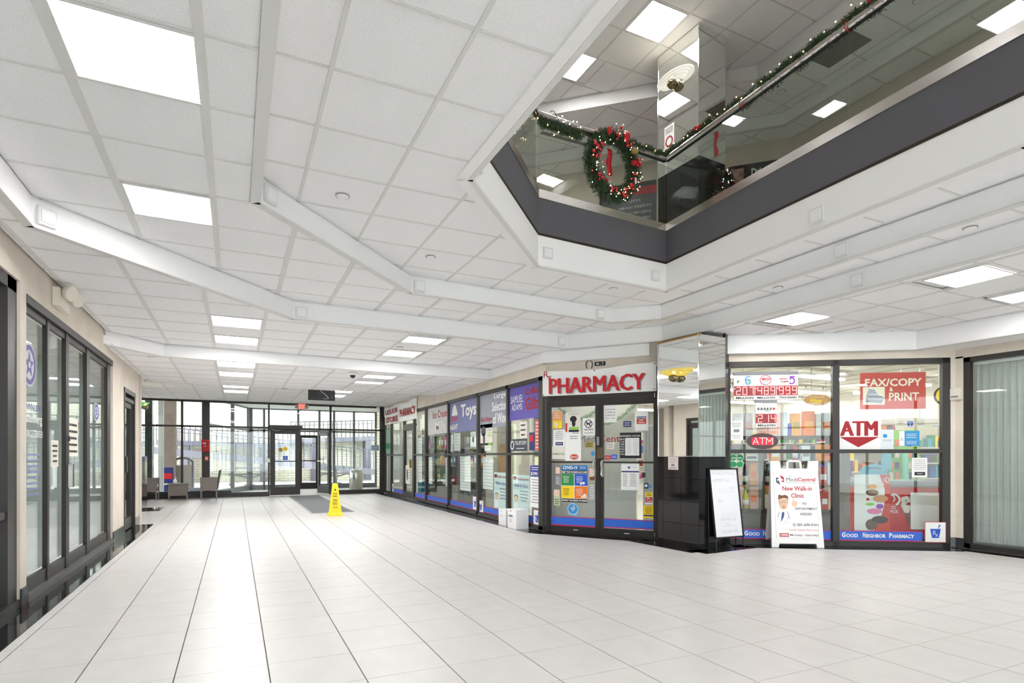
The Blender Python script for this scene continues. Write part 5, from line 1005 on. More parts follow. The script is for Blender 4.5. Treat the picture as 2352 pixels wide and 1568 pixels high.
t = thing('tinsel_garland','left green tinsel garland hanging on the clinic partition','garland',tuple(gp[4])); needles(gp,.035,900,GRNL,t,size=.03)
gp = [FPN(.62+.62*k/10,.06,1.74+.34*(k/10)**2) for k in range(11)]
t = thing('tinsel_garland','right green tinsel garland curving up behind the right pharmacy door','garland',tuple(gp[4])); needles(gp,.035,900,GRNL,t,size=.03,seed=3)
t = thing('curtain','white pleated curtain hanging behind the right pharmacy door','curtain',tuple(FPN(1.42,.05,.003)))
for k in range(7): MB(FPN).box(1.34+k*.026,1.362+k*.026,.03,.05+.01*(k%2),.003,1.68).build('pleat', PAPER, t)
MB(FPN).box(1.33,1.53,.02,.07,1.68,1.72).build('curtain_rail', WHITE, t); 
# ================================================================ things standing in the hall
# folding sign board
def folding_sign():
    base = FD; t = thing('folding_sign', 'white plastic folding sign board of the walk-in clinic in front of the shop window', 'sign', (6.72,5.40,0))
    a = Vector((6.40,5.41,0)); b = Vector((6.98,5.06,0)); s = (b-a).normalized(); n = s.cross(Vector((0,0,1)))
    tilt = math.atan(.155/1.14); H = 1.15; W = .665; PL = mat('sign_plastic', sr(240,238,236), .4)
    up = Vector((0,0,1))*math.cos(tilt)-n*math.sin(tilt); F = Frame(a, s, up)
    upb = Vector((0,0,1))*math.cos(tilt)+n*math.sin(tilt); B = Frame(b-n*.33+s*0, -s, upb)
    def leaf(F, nm):
        prof = [(0,0),(.09,0),(.10,.05),(W-.10,.05),(W-.09,0),(W,0),(W-.03,H),(W-.14,H),(W-.16,H-.10),(.16,H-.10),(.14,H),(.03,H)]
        MB(F).plate(prof,-.035,0).build(nm, PL, t, bevel=.004)
    leaf(F,'front_leaf'); leaf(B,'back_leaf')
    MB(F).tube([F(.25,-.02,H-.11),F(.26,-.02,H-.01),F(.29,-.02,H+.0),F(.39,-.02,H+.0),F(.42,-.02,H-.01),F(.43,-.02,H-.11)],.016,8).build('handle', PL, t)
    MB(F).box(.02,.09,-.12,-.03,H-.03,H).box(W-.09,W-.02,-.12,-.03,H-.03,H).build('hinge', PL, t)
    b = MB(F)
    for r_ in ((.06,.065,.12,1.0),(W-.065,W-.06,.12,1.0),(.06,W-.06,.12,.125),(.06,W-.06,.995,1.0)): b.box(r_[0],r_[1],0,.004,r_[2],r_[3])
    b.build('poster_rim', mat('rim_grey', sr(222,220,218), .5), t)
    P = MB(F).box(.066,W-.066,0,.003,.126,.994).build('poster', PAPER, t); o = .0045; MR = mat('clinic_red', sr(190,52,66), .6); SL8 = mat('clinic_slate', sr(74,74,84), .6)
    cx, cz = .145, .895; hexp = [(cx+.062*math.sin(k*math.pi/3)*.95, cz+.068*math.cos(k*math.pi/3)) for k in range(6)]
    MB(F).plate([hexp[0],hexp[1],hexp[2],(cx+.01,cz-.02),(cx+.015,cz+.02)],.003,o).build('logo_red', MR, P); MB(F).plate([hexp[3],hexp[4],hexp[5],(cx-.015,cz+.025),(cx-.01,cz-.02)],.003,o).build('logo_slate', SL8, P)
    MB(F).box(cx-.012,cx+.012,.0045,.006,cz-.036,cz+.036).box(cx-.036,cx+.036,.0045,.006,cz-.012,cz+.012).build('logo_cross', PAPER, P)
    text(F,'The',.255,.295,.935,.955,o,GREYI,P,.0); text(F,'Medi',.225,.365,.875,.925,o,SL8,P,.0); text(F,'Central',.37,.595,.875,.925,o,MR,P,.02); text(F,'Where medicine meets technology',.225,.595,.848,.864,o,SL8,P,.0)
    text(F,'New Walk-in',.17,.545,.75,.81,o,MR,P,.02); text(F,'Clinic',.275,.44,.655,.715,o,MR,P,.02)
    for w_, a_, b_, z in (('NO',.415,.47,.565),('APPOINTMENT',.315,.60,.495),('NEEDED',.38,.53,.425)): text(F,w_,a_,b_,z,z+.032,o,SL8,P,.01)
    text(F,'201-630-0161',.335,.60,.283,.318,o,SL8,P,.02); MB(F).ring(.30,.30,.022,.022,.003,.003,o,16).tube([F(.292,.005,.308),F(.295,.005,.295),F(.308,.005,.292)],.004,6).build('phone_symbol', SL8, P)
    text(F,'Inside Galaxy Pharmacy',.235,.60,.215,.243,o,MR,P,.0); MB(F).box(.105,.225,.003,o,.14,.187).build('open_patch', MR, P); text(F,'OPEN',.115,.215,.15,.177,o+.001,PAPER,P,.03); text(F,'Monday - Saturday',.24,.60,.145,.178,o,SL8,P,.01)
    # drawn doctor
    d = MB(F); d.disc(.172,.60,.062,.075,.003,o,22).disc(.172,.55,.05,.055,.003,o,18).build('drawn_face', SKIN, P)
    MB(F).plate([(.108,.63),(.112,.685),(.125,.70),(.15,.685),(.20,.695),(.235,.675),(.238,.62),(.225,.645),(.18,.655),(.13,.64)],.0045,.006).build('drawn_hair', mat('brown_print'), P)
    MB(F).ring(.143,.607,.027,.018,.003,.0045,.006,14).ring(.203,.607,.027,.018,.003,.0045,.006,14).build('drawn_glasses', INK, P); MB(F).disc(.176,.53,.007,.012,.0045,.006,10).build('drawn_mouth', REDD, P)
    MB(F).plate([(.125,.475),(.155,.465),(.172,.45),(.19,.465),(.225,.475),(.25,.44),(.25,.30),(.105,.30),(.10,.44)],.003,.0042).build('drawn_coat', mat('coat_white', sr(232,236,248), .7), P)
    MB(F).plate([(.150,.462),(.172,.468),(.178,.45),(.168,.40),(.13,.335),(.135,.37)],.0045,.006).build('drawn_tie', mat('tie_blue', sr(64,74,128), .7), P)
    MB(F).tube([F(.115,.005,.47),F(.10,.005,.43),F(.098,.005,.40)],.0025,6).tube([F(.215,.005,.475),F(.232,.005,.43),F(.235,.005,.39)],.0025,6).ring(.232,.375,.022,.02,.004,.003,o,12,.0,math.pi).build('drawn_stethoscope', SL8, P)
    MB(F).disc(.315,.575,.035,.04,.003,o,14).box(.292,.305,.003,o,.585,.64).disc(.335,.60,.02,.015,.003,o,10).build('drawn_hand', SKIN, P)
    for z in (.33,.24): MB(F).disc(.19,z,.004,.004,.0045,.006,8).build('drawn_button', SL8, P)
folding_sign()
# white board easel
def easel():
    t = thing('whiteboard_easel','leaning white marker board on black legs before the black tiled column','whiteboard',(6.07,5.62,0)); a = Vector((5.63,5.62,0)); s = Vector((1,-.04,0)).normalized()
    up = Vector((-.06,.07,1)).normalized(); F = Frame(a,s,up); W, H = .49, 1.05
    MB(F).box(.015,W-.015,-.012,-.004,.15,H-.01).build('board', mat('marker_board', sr(236,236,240), .25), t)
    b = MB(F); 
    for r_ in ((0,.018,.13,H),(W-.018,W,.13,H),(0,W,H-.018,H),(0,W,.13,.148)): b.box(r_[0],r_[1],-.02,.006,r_[2],r_[3])
    b.build('frame', BLACK, t)
    for s_ in (.008,W-.008):
        MB().tube([F(s_,-.01,.14),Vector(F(s_,-.01,0))],.010,6).build('front_leg', BLACK, t)
        q_ = F(s_,-.02,H*.93); MB().tube([q_, Vector((q_.x, min(q_.y+.01, 5.70), .0))],.008,6).build('rear_leg', BLACK, t)
    pi = mat('faint_marker', sr(198,198,212), .8)
    for w_, a_, b_, z, h in (('THE GALAXY Pharmacy',.05,.43,.955,.045),('is IMPORT Cent',.05,.34,.875,.035),('Walk-in',.32,.42,.78,.02),('Bid',.11,.17,.60,.04),('ANSWER 6 708',.12,.38,.36,.035),('Phone',.2,.29,.30,.022),('201-633-1982',.13,.40,.20,.04)): text(F,w_,a_,b_,z,z+h,-.001,pi,t,-.005)
    for z in (.77,.735,.45,.42,.285): MB(F).box(.14,.40,-.003,-.001,z,z+.003).build('marker_line', pi, t)
easel()
# cardboard cartons
CW = mat('white_carton', sr(236,236,236), .6)
t = MB().box(4.17,4.40,8.55,8.88,.001,.318).build('carton', CW, None, label='larger white carton with dark print beside the corner window', cat='box'); FX = wall_frame((4.17,8.88),(4.17,8.55)); text(FX,'AVANTIC',.04,.20,.185,.225,.002,INK,t,.03); lines(FX,3,.06,.18,.10,.16,.002,GREYI,t)
MB(FX).disc(.12,.285,.012,.012,-.001,.003,10).build('hand_hole', INK, t)
t = MB().box(4.21,4.40,9.04,9.34,.001,.275).build('carton', CW, None, label='smaller plain white carton left of the printed one', cat='box'); FX = wall_frame((4.21,9.34),(4.21,9.04)); MB(FX).disc(.1,.24,.01,.01,-.001,.003,10).build('hand_hole', INK, t); lines(FX,2,.05,.2,.15,.19,.002,MATS['pale_ink'],t)
# caution cone
t = thing('caution_cone','yellow four sided wet floor caution cone beside the grey mat','caution cone',(1.84,12.2,0)); YC = mat('cone_yellow', sr(246,212,8), .4); x, y = 1.84, 12.2
FCN = Frame((x,y,0),(.99,-.14,0)); tr = lambda h: .135-.087*(h-.06)/.59
MB(FCN).wedge((-.150,.150,-.150,.150),(-.145,.145,-.145,.145),.001,.035).wedge((-.145,.145,-.145,.145),(-.135,.135,-.135,.135),.035,.06).build('base', YC, t)
MB(FCN).wedge((-.125,.125,-.125,.125),(-.055,.055,-.055,.055),.06,.63).wedge((-.055,.055,-.055,.055),(-.03,.03,-.03,.03),.63,.655).build('body', YC, t)
FCS = Frame(FCN(0,.126,.06), FCN.s, (Vector((0,0,1))*.57-FCN.n*.07))
MB(FCS).plate([(-.022,.455),(.022,.455),(0,.495)],0,.002).build('warning_triangle', INK, t)
for w_, z, h in (('CAUTION',.375,.028),('CUIDADO',.325,.025),('WET',.255,.022),('FLOOR',.225,.022),('PISO',.185,.022),('MOJADO',.155,.02),('CAUTION',.10,.022)): text(FCS,w_,-.045,.045,z,z+h,.003,INK,t,.03)
# mat
t = MB().box(1.48,2.30,12.85,18.72,.001,.010).build('floor_mat', mat('grey_mat', sr(124,126,130), .95, bump=.6, bscale=200, noise=.06, nscale=120), None, label='long grey entrance mat leading to the open door', cat='mat'); MB().box(1.44,1.48,12.81,18.74,.001,.008).box(2.30,2.34,12.81,18.74,.001,.008).box(1.44,2.34,12.81,12.85,.001,.008).build('rubber_edge', mat('mat_edge', sr(172,174,178), .8), t)
# wicker furniture
def wicker_mat():
    m = mat('wicker', sr(128,118,112), .7); nt = m.node_tree; b = nt.nodes['Principled BSDF']; g = nt.nodes.new('ShaderNodeNewGeometry'); ck = nt.nodes.new('ShaderNodeTexChecker'); ck.inputs['Scale'].default_value = 45
    ck.inputs['Color1'].default_value = (*sr(158,148,142),1); ck.inputs['Color2'].default_value = (*sr(84,76,72),1); nt.links.new(g.outputs['Position'], ck.inputs['Vector']); nt.links.new(ck.outputs['Color'], b.inputs['Base Color']); return m
WK = wicker_mat(); CU = mat('cushion', sr(236,236,236), .9); WM = mat('chair_metal', sr(150,146,142), .4, .5)
def chair(label, x0, x1, y0, y1, face):
    t = thing('wicker_armchair', label, 'chair', ((x0+x1)/2,(y0+y1)/2,0)); fx = 1 if face > 0 else -1
    front, back = (x1, x0) if fx > 0 else (x0, x1)
    for y in (y0,y1): 
        F = wall_frame((x0,y),(x1,y)); w = x1-x0; MB(F).plate([(0,.22),(w*.2,.25),(w*.5,.26),(w*.8,.25),(w,.22),(w,.59),(0,.59)],-.02,.02).build('arm_panel', WK, t)
        MB().box(min(x0,x1)-.01,max(x0,x1)+.01,y-.03,y+.03,.59,.61).build('armrest', WK, t)
    MB().box(x0+.02,x1-.02,y0+.03,y1-.03,.30,.36).build('seat', WK, t); MB().box(x0+.0,x1-.02,y0+.03,y1-.03,.36,.44).build('cushion', CU, t, bevel=.02)
    Fb = Frame((back,(y0+y1)/2,.30),(0,1 if fx>0 else -1,0),(-.14*fx,0,1)); MB(Fb).box(-(y1-y0)/2+.02,(y1-y0)/2-.02,-.02,.03,.0,.52).build('backrest', mat('dark_wicker', sr(80,84,78), .8, bump=.4, bscale=120), t)
    for x in (x0+.02,x1-.02):
        for y in (y0,y1): MB().cyl((x,y,.001),(x,y,.59),.014,8).build('leg', WM, t)
chair('wicker armchair with white cushion under the red call box', -.87,-.45,18.05,18.55,-1)
chair('dark wicker armchair at the left end of the entrance glazing, behind the sanitizer table', -2.35,-1.90,18.2,18.75,1)
t = thing('wicker_table','small square wicker table with a sanitizer bottle between the two armchairs','table',(-1.42,18.55,0)); MB().box(-1.65,-1.20,18.3,18.75,.12,.43).build('apron', WK, t); MB().box(-1.67,-1.18,18.28,18.77,.43,.45).build('table_top', WK, t)
for a in (-1.64,-1.21):
    for b in (18.31,18.74): MB().cyl((a,b,.001),(a,b,.43),.014,8).build('leg', WM, t)
t = MB().lathe((-1.50,18.5,.45),[(.045,0),(.05,.01),(.05,.10),(.02,.125),(.015,.14)],14).build('sanitizer_bottle', WHITE, None, True, 'white pump bottle standing on the wicker table', 'bottle'); MB().tube([(-1.50,18.5,.58),(-1.50,18.5,.62),(-1.46,18.47,.62)],.008,6).build('pump', WHITE, t)
t = MB(FE).box(-1.20,-.92,-.045,-.02,.131,.30).build('picture_board', mat('board_blue_grey', sr(176,190,205), .6), None, label='small framed pale board standing on the sill behind the wicker table', cat='board'); 
# call box, pull station, boxes on the entrance frame
t = thing('fire_call_box','red fire alarm box on the dark column beside the wicker armchair','fire alarm',tuple(FE(-.77,.05,1.34))); MB(FE).box(-.875,-.68,.02,.10,1.34,1.685).build('case', RED, t); MB(FE).box(-.86,-.70,.10,.108,1.36,1.665).build('door_panel', REDD, t); text(FE,'FIRE',-.84,-.76,1.56,1.60,.111,PAPER,t,.02); MB(FE).disc(-.78,1.50,.012,.012,.108,.113,10).build('key_lock', STEEL, t)
t = thing('pull_station','small red fire pull station under the red box on the dark column','fire alarm',tuple(FE(-.745,.04,1.08))); MB(FE).box(-.79,-.70,.02,.06,1.08,1.21).build('case', RED, t); MB(FE).box(-.775,-.755,.06,.066,1.10,1.19).box(-.735,-.715,.06,.066,1.10,1.19).box(-.755,-.735,.06,.066,1.135,1.155).build('white_handle', PAPER, t)
t = MB(FE).box(.83,.95,.02,.06,1.02,1.14).build('door_push_plate', mat('plate_white', sr(220,222,216), .5), None, label='small white box on the frame left of the entrance door', cat='switch box'); MB(FE).tube([FE(.85,.04,1.14),FE(.89,.04,1.20),FE(.93,.04,1.14)],.005,6).build('cord', GREYI, t)
t = thing('exit_sign','red EXIT sign with side lamps over the entrance door','exit sign',tuple(FE(1.86,.08,2.66))); MB(FE).box(1.745,1.965,.03,.10,2.655,2.83).build('panel', mat('exit_panel', sr(226,196,186), .5), t); text(FE,'EXIT',1.765,1.945,2.675,2.81,.103,mat('exit_red', (1,.1,.08), .5, emit=1.2, ecol=(1,.12,.1)),t,.05)
for s in (1.70,2.01): MB(FE).box(s-.04,s+.04,.03,.12,2.68,2.80).build('lamp_head', mat('lamp_shell', sr(172,174,160), .5), t)
t = sign('notice','small white notice lettered NOTICE on the right entrance glass','notice',FE,4.0,4.26,1.385,1.575,.006,mat('notice_blue', sr(190,206,222), .7)); text(FE,'SAFE',4.03,4.23,1.50,1.55,.009,NAVY,t,.01); text(FE,'NOTICE',4.03,4.23,1.42,1.475,.009,NAVY,t,.02)
for s, lb in ((1.25,'yellow round sticker on the closed entrance door, lower left one'),(1.39,'yellow round sticker on the closed entrance door, upper right one')):
    MB(FE).disc(s,1.405+(.03 if s > 1.3 else 0),.065,.065,-.03,-.026,20).build('round_sticker', YEL if s > 1.3 else GOLD, None, label=lb, cat='sticker')
t = sign('accessibility_sticker','blue wheelchair symbol sticker on the closed entrance door','sticker',FE,1.325,1.46,1.09,1.22,-.026,BLUE); MB(FE).ring(1.39,1.14,.03,.03,.008,-.026,-.023,14).disc(1.385,1.195,.01,.01,-.026,-.023,8).box(1.38,1.39,-.026,-.023,1.15,1.185).build('wheelchair_symbol', PAPER, t)
# hanging monitor
t = thing('hanging_monitor','black monitor seen from behind hanging from the corridor ceiling','monitor',(1.76,13.6,2.46)); FM = Frame((1.47,13.60,2.46),(1,0,0),(0,-.12,1)); MB(FM).box(0,.58,-.04,0,0,.335).build('housing', mat('monitor_black', (.02,.022,.024), .5), t, bevel=.006)
MB(FM).box(.18,.40,0,.03,.09,.24).build('rear_bulge', BLACK, t); MB().cyl(FM(.29,.03,.2),(1.76,13.56,2.83),.02,10).build('ceiling_pole', BLACK, t); MB().box(1.70,1.82,13.50,13.62,2.81,2.83).build('ceiling_plate', BLACK, t); MB().tube([(1.74,13.5,2.82),FM(.24,.06,.30),FM(.27,.05,.20),FM(.36,.05,.14),FM(.43,.04,.06)],.006,6).build('white_cable', WHITE, t)
for a, z in ((.5,.12),(.5,.26)): MB(FM).box(a,a+.012,0,.003,z-.06,z).build('vent_slot', GREYI, t)
lines(FM,1,.30,.46,.035,.055,.002,PAPER,t)
# domes, detectors, sprinklers
def dome_cam(label, x, y, z): t = thing('dome_camera', label, 'camera', (x,y,z), 'dome cameras'); MB().lathe((x,y,z),[(.075,0),(.075,-.02),(.06,-.045)],18).build('mount', WHITE, t, True); MB().lathe((x,y,z-.04),[(.05,0),(.048,-.02),(.03,-.045),(.005,-.055)],18).build('dome', BLACK, t, True)
dome_cam('dome camera just behind the white bulkhead, left of the light panels', 1.86, 10.35, H4); dome_cam('dome camera right of the hanging monitor', 2.15, 13.75, H5)
t = thing('corner_camera','tiny camera on a bracket at the right end of the entrance head','camera',(4.2,18.8,2.7)); MB().box(4.14,4.22,18.72,18.84,2.74,2.80).tube([(4.18,18.8,2.8),(4.18,18.85,2.83)],.012,6).build('body', WHITE, t)
for x, y, z, r, lb in ((.77,4.73,H1,.048,'round white concealed sprinkler disc on the big inner ceiling, nearest'),(1.83,5.78,H1,.045,'round white sprinkler disc before the inner bulkhead, middle of the ceiling'),(4.21,5.9,H1,.045,'round sprinkler disc under the right corner of the opening'),(5.42,4.5,H2,.045,'sprinkler disc on the narrow strip above the shop window'),(5.43,2.65,H2,.045,'sprinkler disc on the narrow strip near the right edge'),(-1.11,10.0,H4,.045,'sprinkler disc at the left end behind the deep bulkhead'),(7.3,4.1,6.6,.05,'sprinkler disc on the upper floor ceiling near the top right'),(7.3,6.0,6.6,.05,'sprinkler disc on the upper floor ceiling behind the balustrade'),(2.25,8.62,H3,.045,'sprinkler disc between the two right corridor light panels')):
    t = MB().lathe((x,y,z-.012),[(r*.8,0),(r,.006),(r,.014)],24).build('sprinkler_cover', WHITEP, None, True, lb, 'sprinkler'); MB().lathe((x,y,z-.004),[(r*1.15,0),(r*1.15,.006)],24).build('ring', mat('shadow_grey', sr(172,170,168), .7), t, True)
for x, y, z, lb in ((1.16,13.6,H5,'round smoke detector left of the hanging monitor'),(1.05,14.6,H5,'smoke detector with thin side arms before the monitor')):
    t = MB().lathe((x,y,z),[(.09,0),(.09,-.02),(.06,-.04)],20).build('smoke_detector', mat('shadow_grey'), None, True, lb, 'smoke detector')
# square speaker plates on the bulkheads
def plate_on(label, a, b, s, z, w=.13, off=.012):
    F = wall_frame(a, b); t = thing('square_plate', label, 'wall plate', tuple(F(s,off,z)), 'square plates on the bulkheads'); MB(F).box(s-w/2,s+w/2,off,off+.028,z-w/2,z+w/2).build('plate', mat('plate_rim', sr(228,227,226), .6), t, bevel=.003); MB(F).box(s-w/2+.018,s+w/2-.018,off+.02,off+.034,z-w/2+.018,z+w/2-.018).build('raised_centre', RISER, t, bevel=.002)
plate_on('square plate on the left bulkhead corner nearest the left storefront', RING_A[1],RING_A[2], .09,2.945); plate_on('square plate right of the bulkhead corner over the corridor', RING_A[2],RING_A[3], .10,2.935); plate_on('square plate at the right end of the bulkhead before the pharmacy banner', RING_A[2],RING_A[3], 3.86,2.95)
plate_on('square plate at the sharp left corner of the inner bulkhead', RING_B[1],RING_B[2], .105,3.17); plate_on('square plate just right of the inner bulkhead corner', RING_B[2],RING_B[3], .10,3.155); plate_on('square plate at the right end of the inner bulkhead', RING_B[2],RING_B[3], 2.72,3.155)
plate_on('square plate on the inner right bulkhead under the long fascia', RING_B[4],RING_B[5], 2.6,3.165); plate_on('square plate on the outer right bulkhead above the lottery window', RING_A[5],RING_A[6], 2.0,2.95)
plate_on('square plate at the lower left corner of the opening fascia', OP[1],OP[2], .12,3.42,.12,.01); plate_on('square plate at the lower right corner of the opening fascia', OP[1],OP[2], 1.70,3.42,.12,.01); plate_on('large square plate on the long right fascia', OP[2],OP[3], 2.15,3.39,.14,.01); plate_on('square plate on the short left fascia by the ceiling edge', OP[0],OP[1], .12,3.44,.12,.01)
# strobe, emergency light
t = thing('strobe_unit','small cream alarm strobe on the beige pier beside the blinds window','alarm strobe',tuple(FBL(-4.30,.01,1.94))); MB(FBL).box(-4.37,-4.245,.0,.055,1.94,2.09).build('case', mat('cream_plastic', sr(232,226,212), .5), t, bevel=.006); MB(FBL).box(-4.35,-4.27,.055,.062,1.97,1.99).build('lens_strip', GREYI, t)
t = thing('emergency_light','cream twin head emergency light on the wall above the sliding doors','emergency light',tuple(FL(6.95,.05,2.64))); CP = MATS['cream_plastic']; MB(FL).box(6.75,7.12,.0,.06,2.62,2.80).build('case', CP, t, bevel=.008)
for s in (6.85,7.10): MB().lathe(FL(s,.06,2.78),[(.03,0),(.065,.05),(.075,.09),(.07,.10)],14,axis=(.75,-.35,-.25)).build('lamp_head', CP, t, True)
t = MB(FL).box(9.86,9.90,.0,.01,2.60,2.66).build('screw_plate', CP, None, label='tiny cream plate on the wall above the glass side door', cat='plate')
# ---- left storefront lettering
OL = -.05; PG = mat('seal_violet', sr(96,92,150), .6)
def seal(label, s, z, rs, rz):
    b = MB(FL); pts = [(s+rs*(1+.05*(k%2))*math.cos(k*math.pi/36), z+rz*(1+.05*(k%2))*math.sin(k*math.pi/36)) for k in range(72)]; t = b.plate(pts,OL-.002,OL).build('town_seal', mat('seal_pale', sr(196,196,210), .6), None, label=label, cat='window emblem')
    MB(FL).ring(s,z,rs*.92,rz*.92,rs*.22,OL,OL+.002,32).build('seal_ring', PG, t)
    st = []
    for k in range(10): r_ = .62 if k%2 == 0 else .26; st.append((s+rs*r_*math.sin(k*math.pi/5), z+rz*r_*math.cos(k*math.pi/5)))
    MB(FL).plate(st,OL,OL+.002).build('star', PG, t); MB(FL).disc(s,z,rs*.16,rz*.16,OL+.002,OL+.003,12).build('centre', MATS['seal_pale'], t); return t
seal('violet round town seal on the left pane of the sliding doors',6.29,1.99,.19,.185); seal('smaller violet town seal on the far right pane of the sliding doors',8.97,1.77,.15,.11)
def glass_text(label, words, m): 
    w0 = words[0]; t = text(FL,w0[0],w0[1],w0[2],w0[3],w0[4],OL,m,None,w0[5],name='window_lettering'); tag(t,label,'window lettering')
    return t
glass_text('violet TOWN OF lettering under the seal on the left sliding pane',[('TOWN OF',6.05,6.62,1.60,1.66,.02)],PG); glass_text('large white town name lettering on the left sliding pane',[('Guttenberg',6.04,6.66,1.47,1.58,.01)],PAPER); glass_text('white RESOURCE CENTER lettering on the left sliding pane',[('RESOURCE CENTER',6.04,6.68,1.37,1.43,.0)],PAPER)
t = lines(FL,8,6.10,6.62,.84,1.24,OL,mat('faded_violet', sr(130,138,190), .6),None,name='opening_hours',fill=.3); tag(t,'faded violet opening hours print low on the left sliding pane','window lettering'); del t['kind']
t = sign('notice','white posted sheet with dark blobs on the middle sliding pane','notice',FL,6.95,7.2,1.1,1.36,OL,OFFW); lines(FL,4,6.98,7.17,1.13,1.33,OL+.002,INK,t)
t = sign('notice','row of small white sheets on the third sliding pane','notice',FL,7.56,8.0,1.2,1.62,OL,OFFW); lines(FL,5,7.6,7.97,1.22,1.58,OL+.002,INK,t)
# ================================================================ wall sconces
def sconce(label, F, s, z, glow, tint, rad=.27):
    t = thing('wall_sconce', label, 'wall lamp', tuple(F(s,0,z-.1))); gl = mat('sconce_glass_%d' % int(tint[2]*1000), tint, .25, emit=glow*.55, ecol=tint)
    for k in range(5):
        r0, r1, z0 = rad*(.42+.145*k), rad*(.42+.145*(k+1)), z-.05+.018*k; b = MB(); pts = []
        n = 14
        for zz, rr in ((z0,r0),(z0+.011,r1*.97)):
            for j in range(n+1): a = math.pi*j/n; pts.append(F(s-rr*math.cos(a), rr*math.sin(a)*.55+.003, zz))
        b.add(pts, [(j,j+1,j+n+2,j+n+1) for j in range(n)]); o = b.build('glass_louvre', gl, t, True); o.modifiers.new('thickness','SOLIDIFY').thickness = .006
    MB().lathe(F(s,.055,z-.13),[(.01,0),(.05,.015),(.075,.05),(.07,.085),(.03,.10)],16).build('dome', mat('sconce_dome', (.25,.2,.12), .12, 1), t, True)
    MB(F).box(s-.03,s+.03,0,.05,z-.05,z).build('bracket', STEEL, t)
    MB().ball(F(s,.06,z),.022,8).build('bulb', mat('sconce_bulb', (1,.85,.5), .5, emit=25, ecol=(1,.72,.3)), t, True)
sconce('amber glowing louvred glass wall lamp on the lower mirrored column', FC1, .36, 2.33, 1.001, sr(190,168,70))
sconce('white shell shaped wall lamp on the upper mirrored column', FC1, .33, 6.30, .6, sr(240,236,224))
MB().box(-2.40,-1.84,14.9,15.75,0,1.2).build('column_base', BLACKT, None, label='black tiled column base in the alcove at the end of the left wall', cat='column'); t = MB().box(-2.36,-1.88,14.93,15.72,1.2,H5-.002).build('mirrored_column', MIRROR, None, label='mirrored column above black tiles in the alcove beyond the left wall', cat='column')
sconce('green glass louvred wall lamp near the alcove column at the far left', wall_frame((-1.88,15.0),(-1.88,15.7)), .3, 2.38, .5, sr(120,190,90), .22)
# note on the column and face covering sign upstairs
t = sign('printed_notice','small pink white notice on the black tiles of the lower column','notice',FC1,.20,.385,1.02,1.195,.006,mat('blush_paper', sr(238,224,222), .8)); lines(FC1,4,.22,.36,1.11,1.18,.008,MATS['pale_ink'],t); patch(FC1,t,'stamp',GREYI,.26,.32,1.07,1.10,.007); lines(FC1,2,.22,.36,1.03,1.06,.008,INK,t)
t = sign('face_covering_sign','white please wear a face covering sign on the upper mirrored column','sign',FC1,.13,.31,5.42,5.74,.006,PAPER)
for k, w_ in enumerate(('PLEASE','WEAR A FACE','COVERING')): text(FC1,w_,.15,.29,5.69-k*.028,5.71-k*.028,.008,INK,t,.02)
MB(FC1).ring(.22,5.52,.07,.075,.022,.006,.009,20).build('red_ring', REDD, t)
# ================================================================ Christmas decoration
BUL = mat('white_fairy_light', (1,.95,.85), .5, emit=4, ecol=(1,.93,.82)); BULW = mat('warm_fairy_light', (1,.6,.3), .5, emit=4, ecol=(1,.62,.3)); BULR = mat('red_fairy_light', (1,.1,.1), .5, emit=1.5, ecol=(1,.12,.12)); BAU = mat('red_bauble', sr(196,20,28), .15, coat=1); RIB = mat('red_ribbon', sr(198,24,36), .5)
BM = {}
def bulbs(parent, pts, m, r=.008, name='light_bulb'):
    for p in pts:
        key = (m.name, r)
        if key not in BM: b = MB().ball((0,0,0), r, 6); me = bpy.data.meshes.new('light_bulb'); me.from_pydata([tuple(v) for v in b.v], [], b.f); me.materials.append(m); BM[key] = me
        o = bpy.data.objects.new(name, BM[key]); COL.objects.link(o); o.parent = parent; o.location = Vector(p)-LOC[parent.name]; LOC[o.name] = LOC[parent.name]
F01, F12, F23 = wall_frame(OP[0],OP[1]), wall_frame(OP[1],OP[2]), wall_frame(OP[2],OP[3])
q = random.Random(11)
# garland left of the wreath, hanging below the rail
gp = [F12(.02+.56*k/12,.02,4.865-.055*abs(math.sin(k*1.3))) for k in range(13)]; t = thing('garland','short pine garland drooping under the rail left of the wreath','garland',tuple(gp[6])); needles(gp,.045,2200,GRN,t,seed=21,droop=.5,size=.04); bulbs(t,[p+Vector((q.gauss(0,.02),q.gauss(0,.02),-.03+q.gauss(0,.03))) for p in gp[::2]],BULW); bulbs(t,[F12(.25+.05*k,.04,4.93+.03*math.sin(k*1.7)) for k in range(7)],BUL)
MB().tube([F12(.14+.03*k,.03,4.96+.05*math.sin(k*.9)-.012*k) for k in range(14)],.004,5).build('light_wire', GRND, t)
gp = [F12(1.32+.58*k/12,.0,4.955+.02*math.sin(k*1.3)) for k in range(13)]; t = thing('garland','pine garland lying on the rail between the wreath and the glass corner','garland',tuple(gp[6])); needles(gp,.038,2200,GRN,t,seed=22,size=.04); bulbs(t,[gp[i]+Vector((0,-.02,.02)) for i in (5,8,11)],BULW)
gp = [F23(.0+3.6*k/60,-.02,4.985+.02*math.sin(k*1.1)) for k in range(61)]; t = thing('garland','long pine garland with warm lights along the right handrail','garland',tuple(gp[30])); needles(gp[:14],.04,2400,GRN,t,seed=23,size=.045); needles(gp[14:24],.028,1000,GRN,t,seed=25,size=.04); needles(gp[24:38],.036,2000,GRN,t,seed=26,size=.045); needles(gp[38:],.032,2600,GRN,t,seed=27,size=.045); needles([p-Vector((0,0,.09)) for p in gp[20:50]],.03,900,GRND,t,seed=24,size=.04)
bulbs(t,[p+Vector((-.03+q.gauss(0,.01),q.gauss(0,.02),.02+q.gauss(0,.025))) for p in gp[1::2]],BULW,.007)
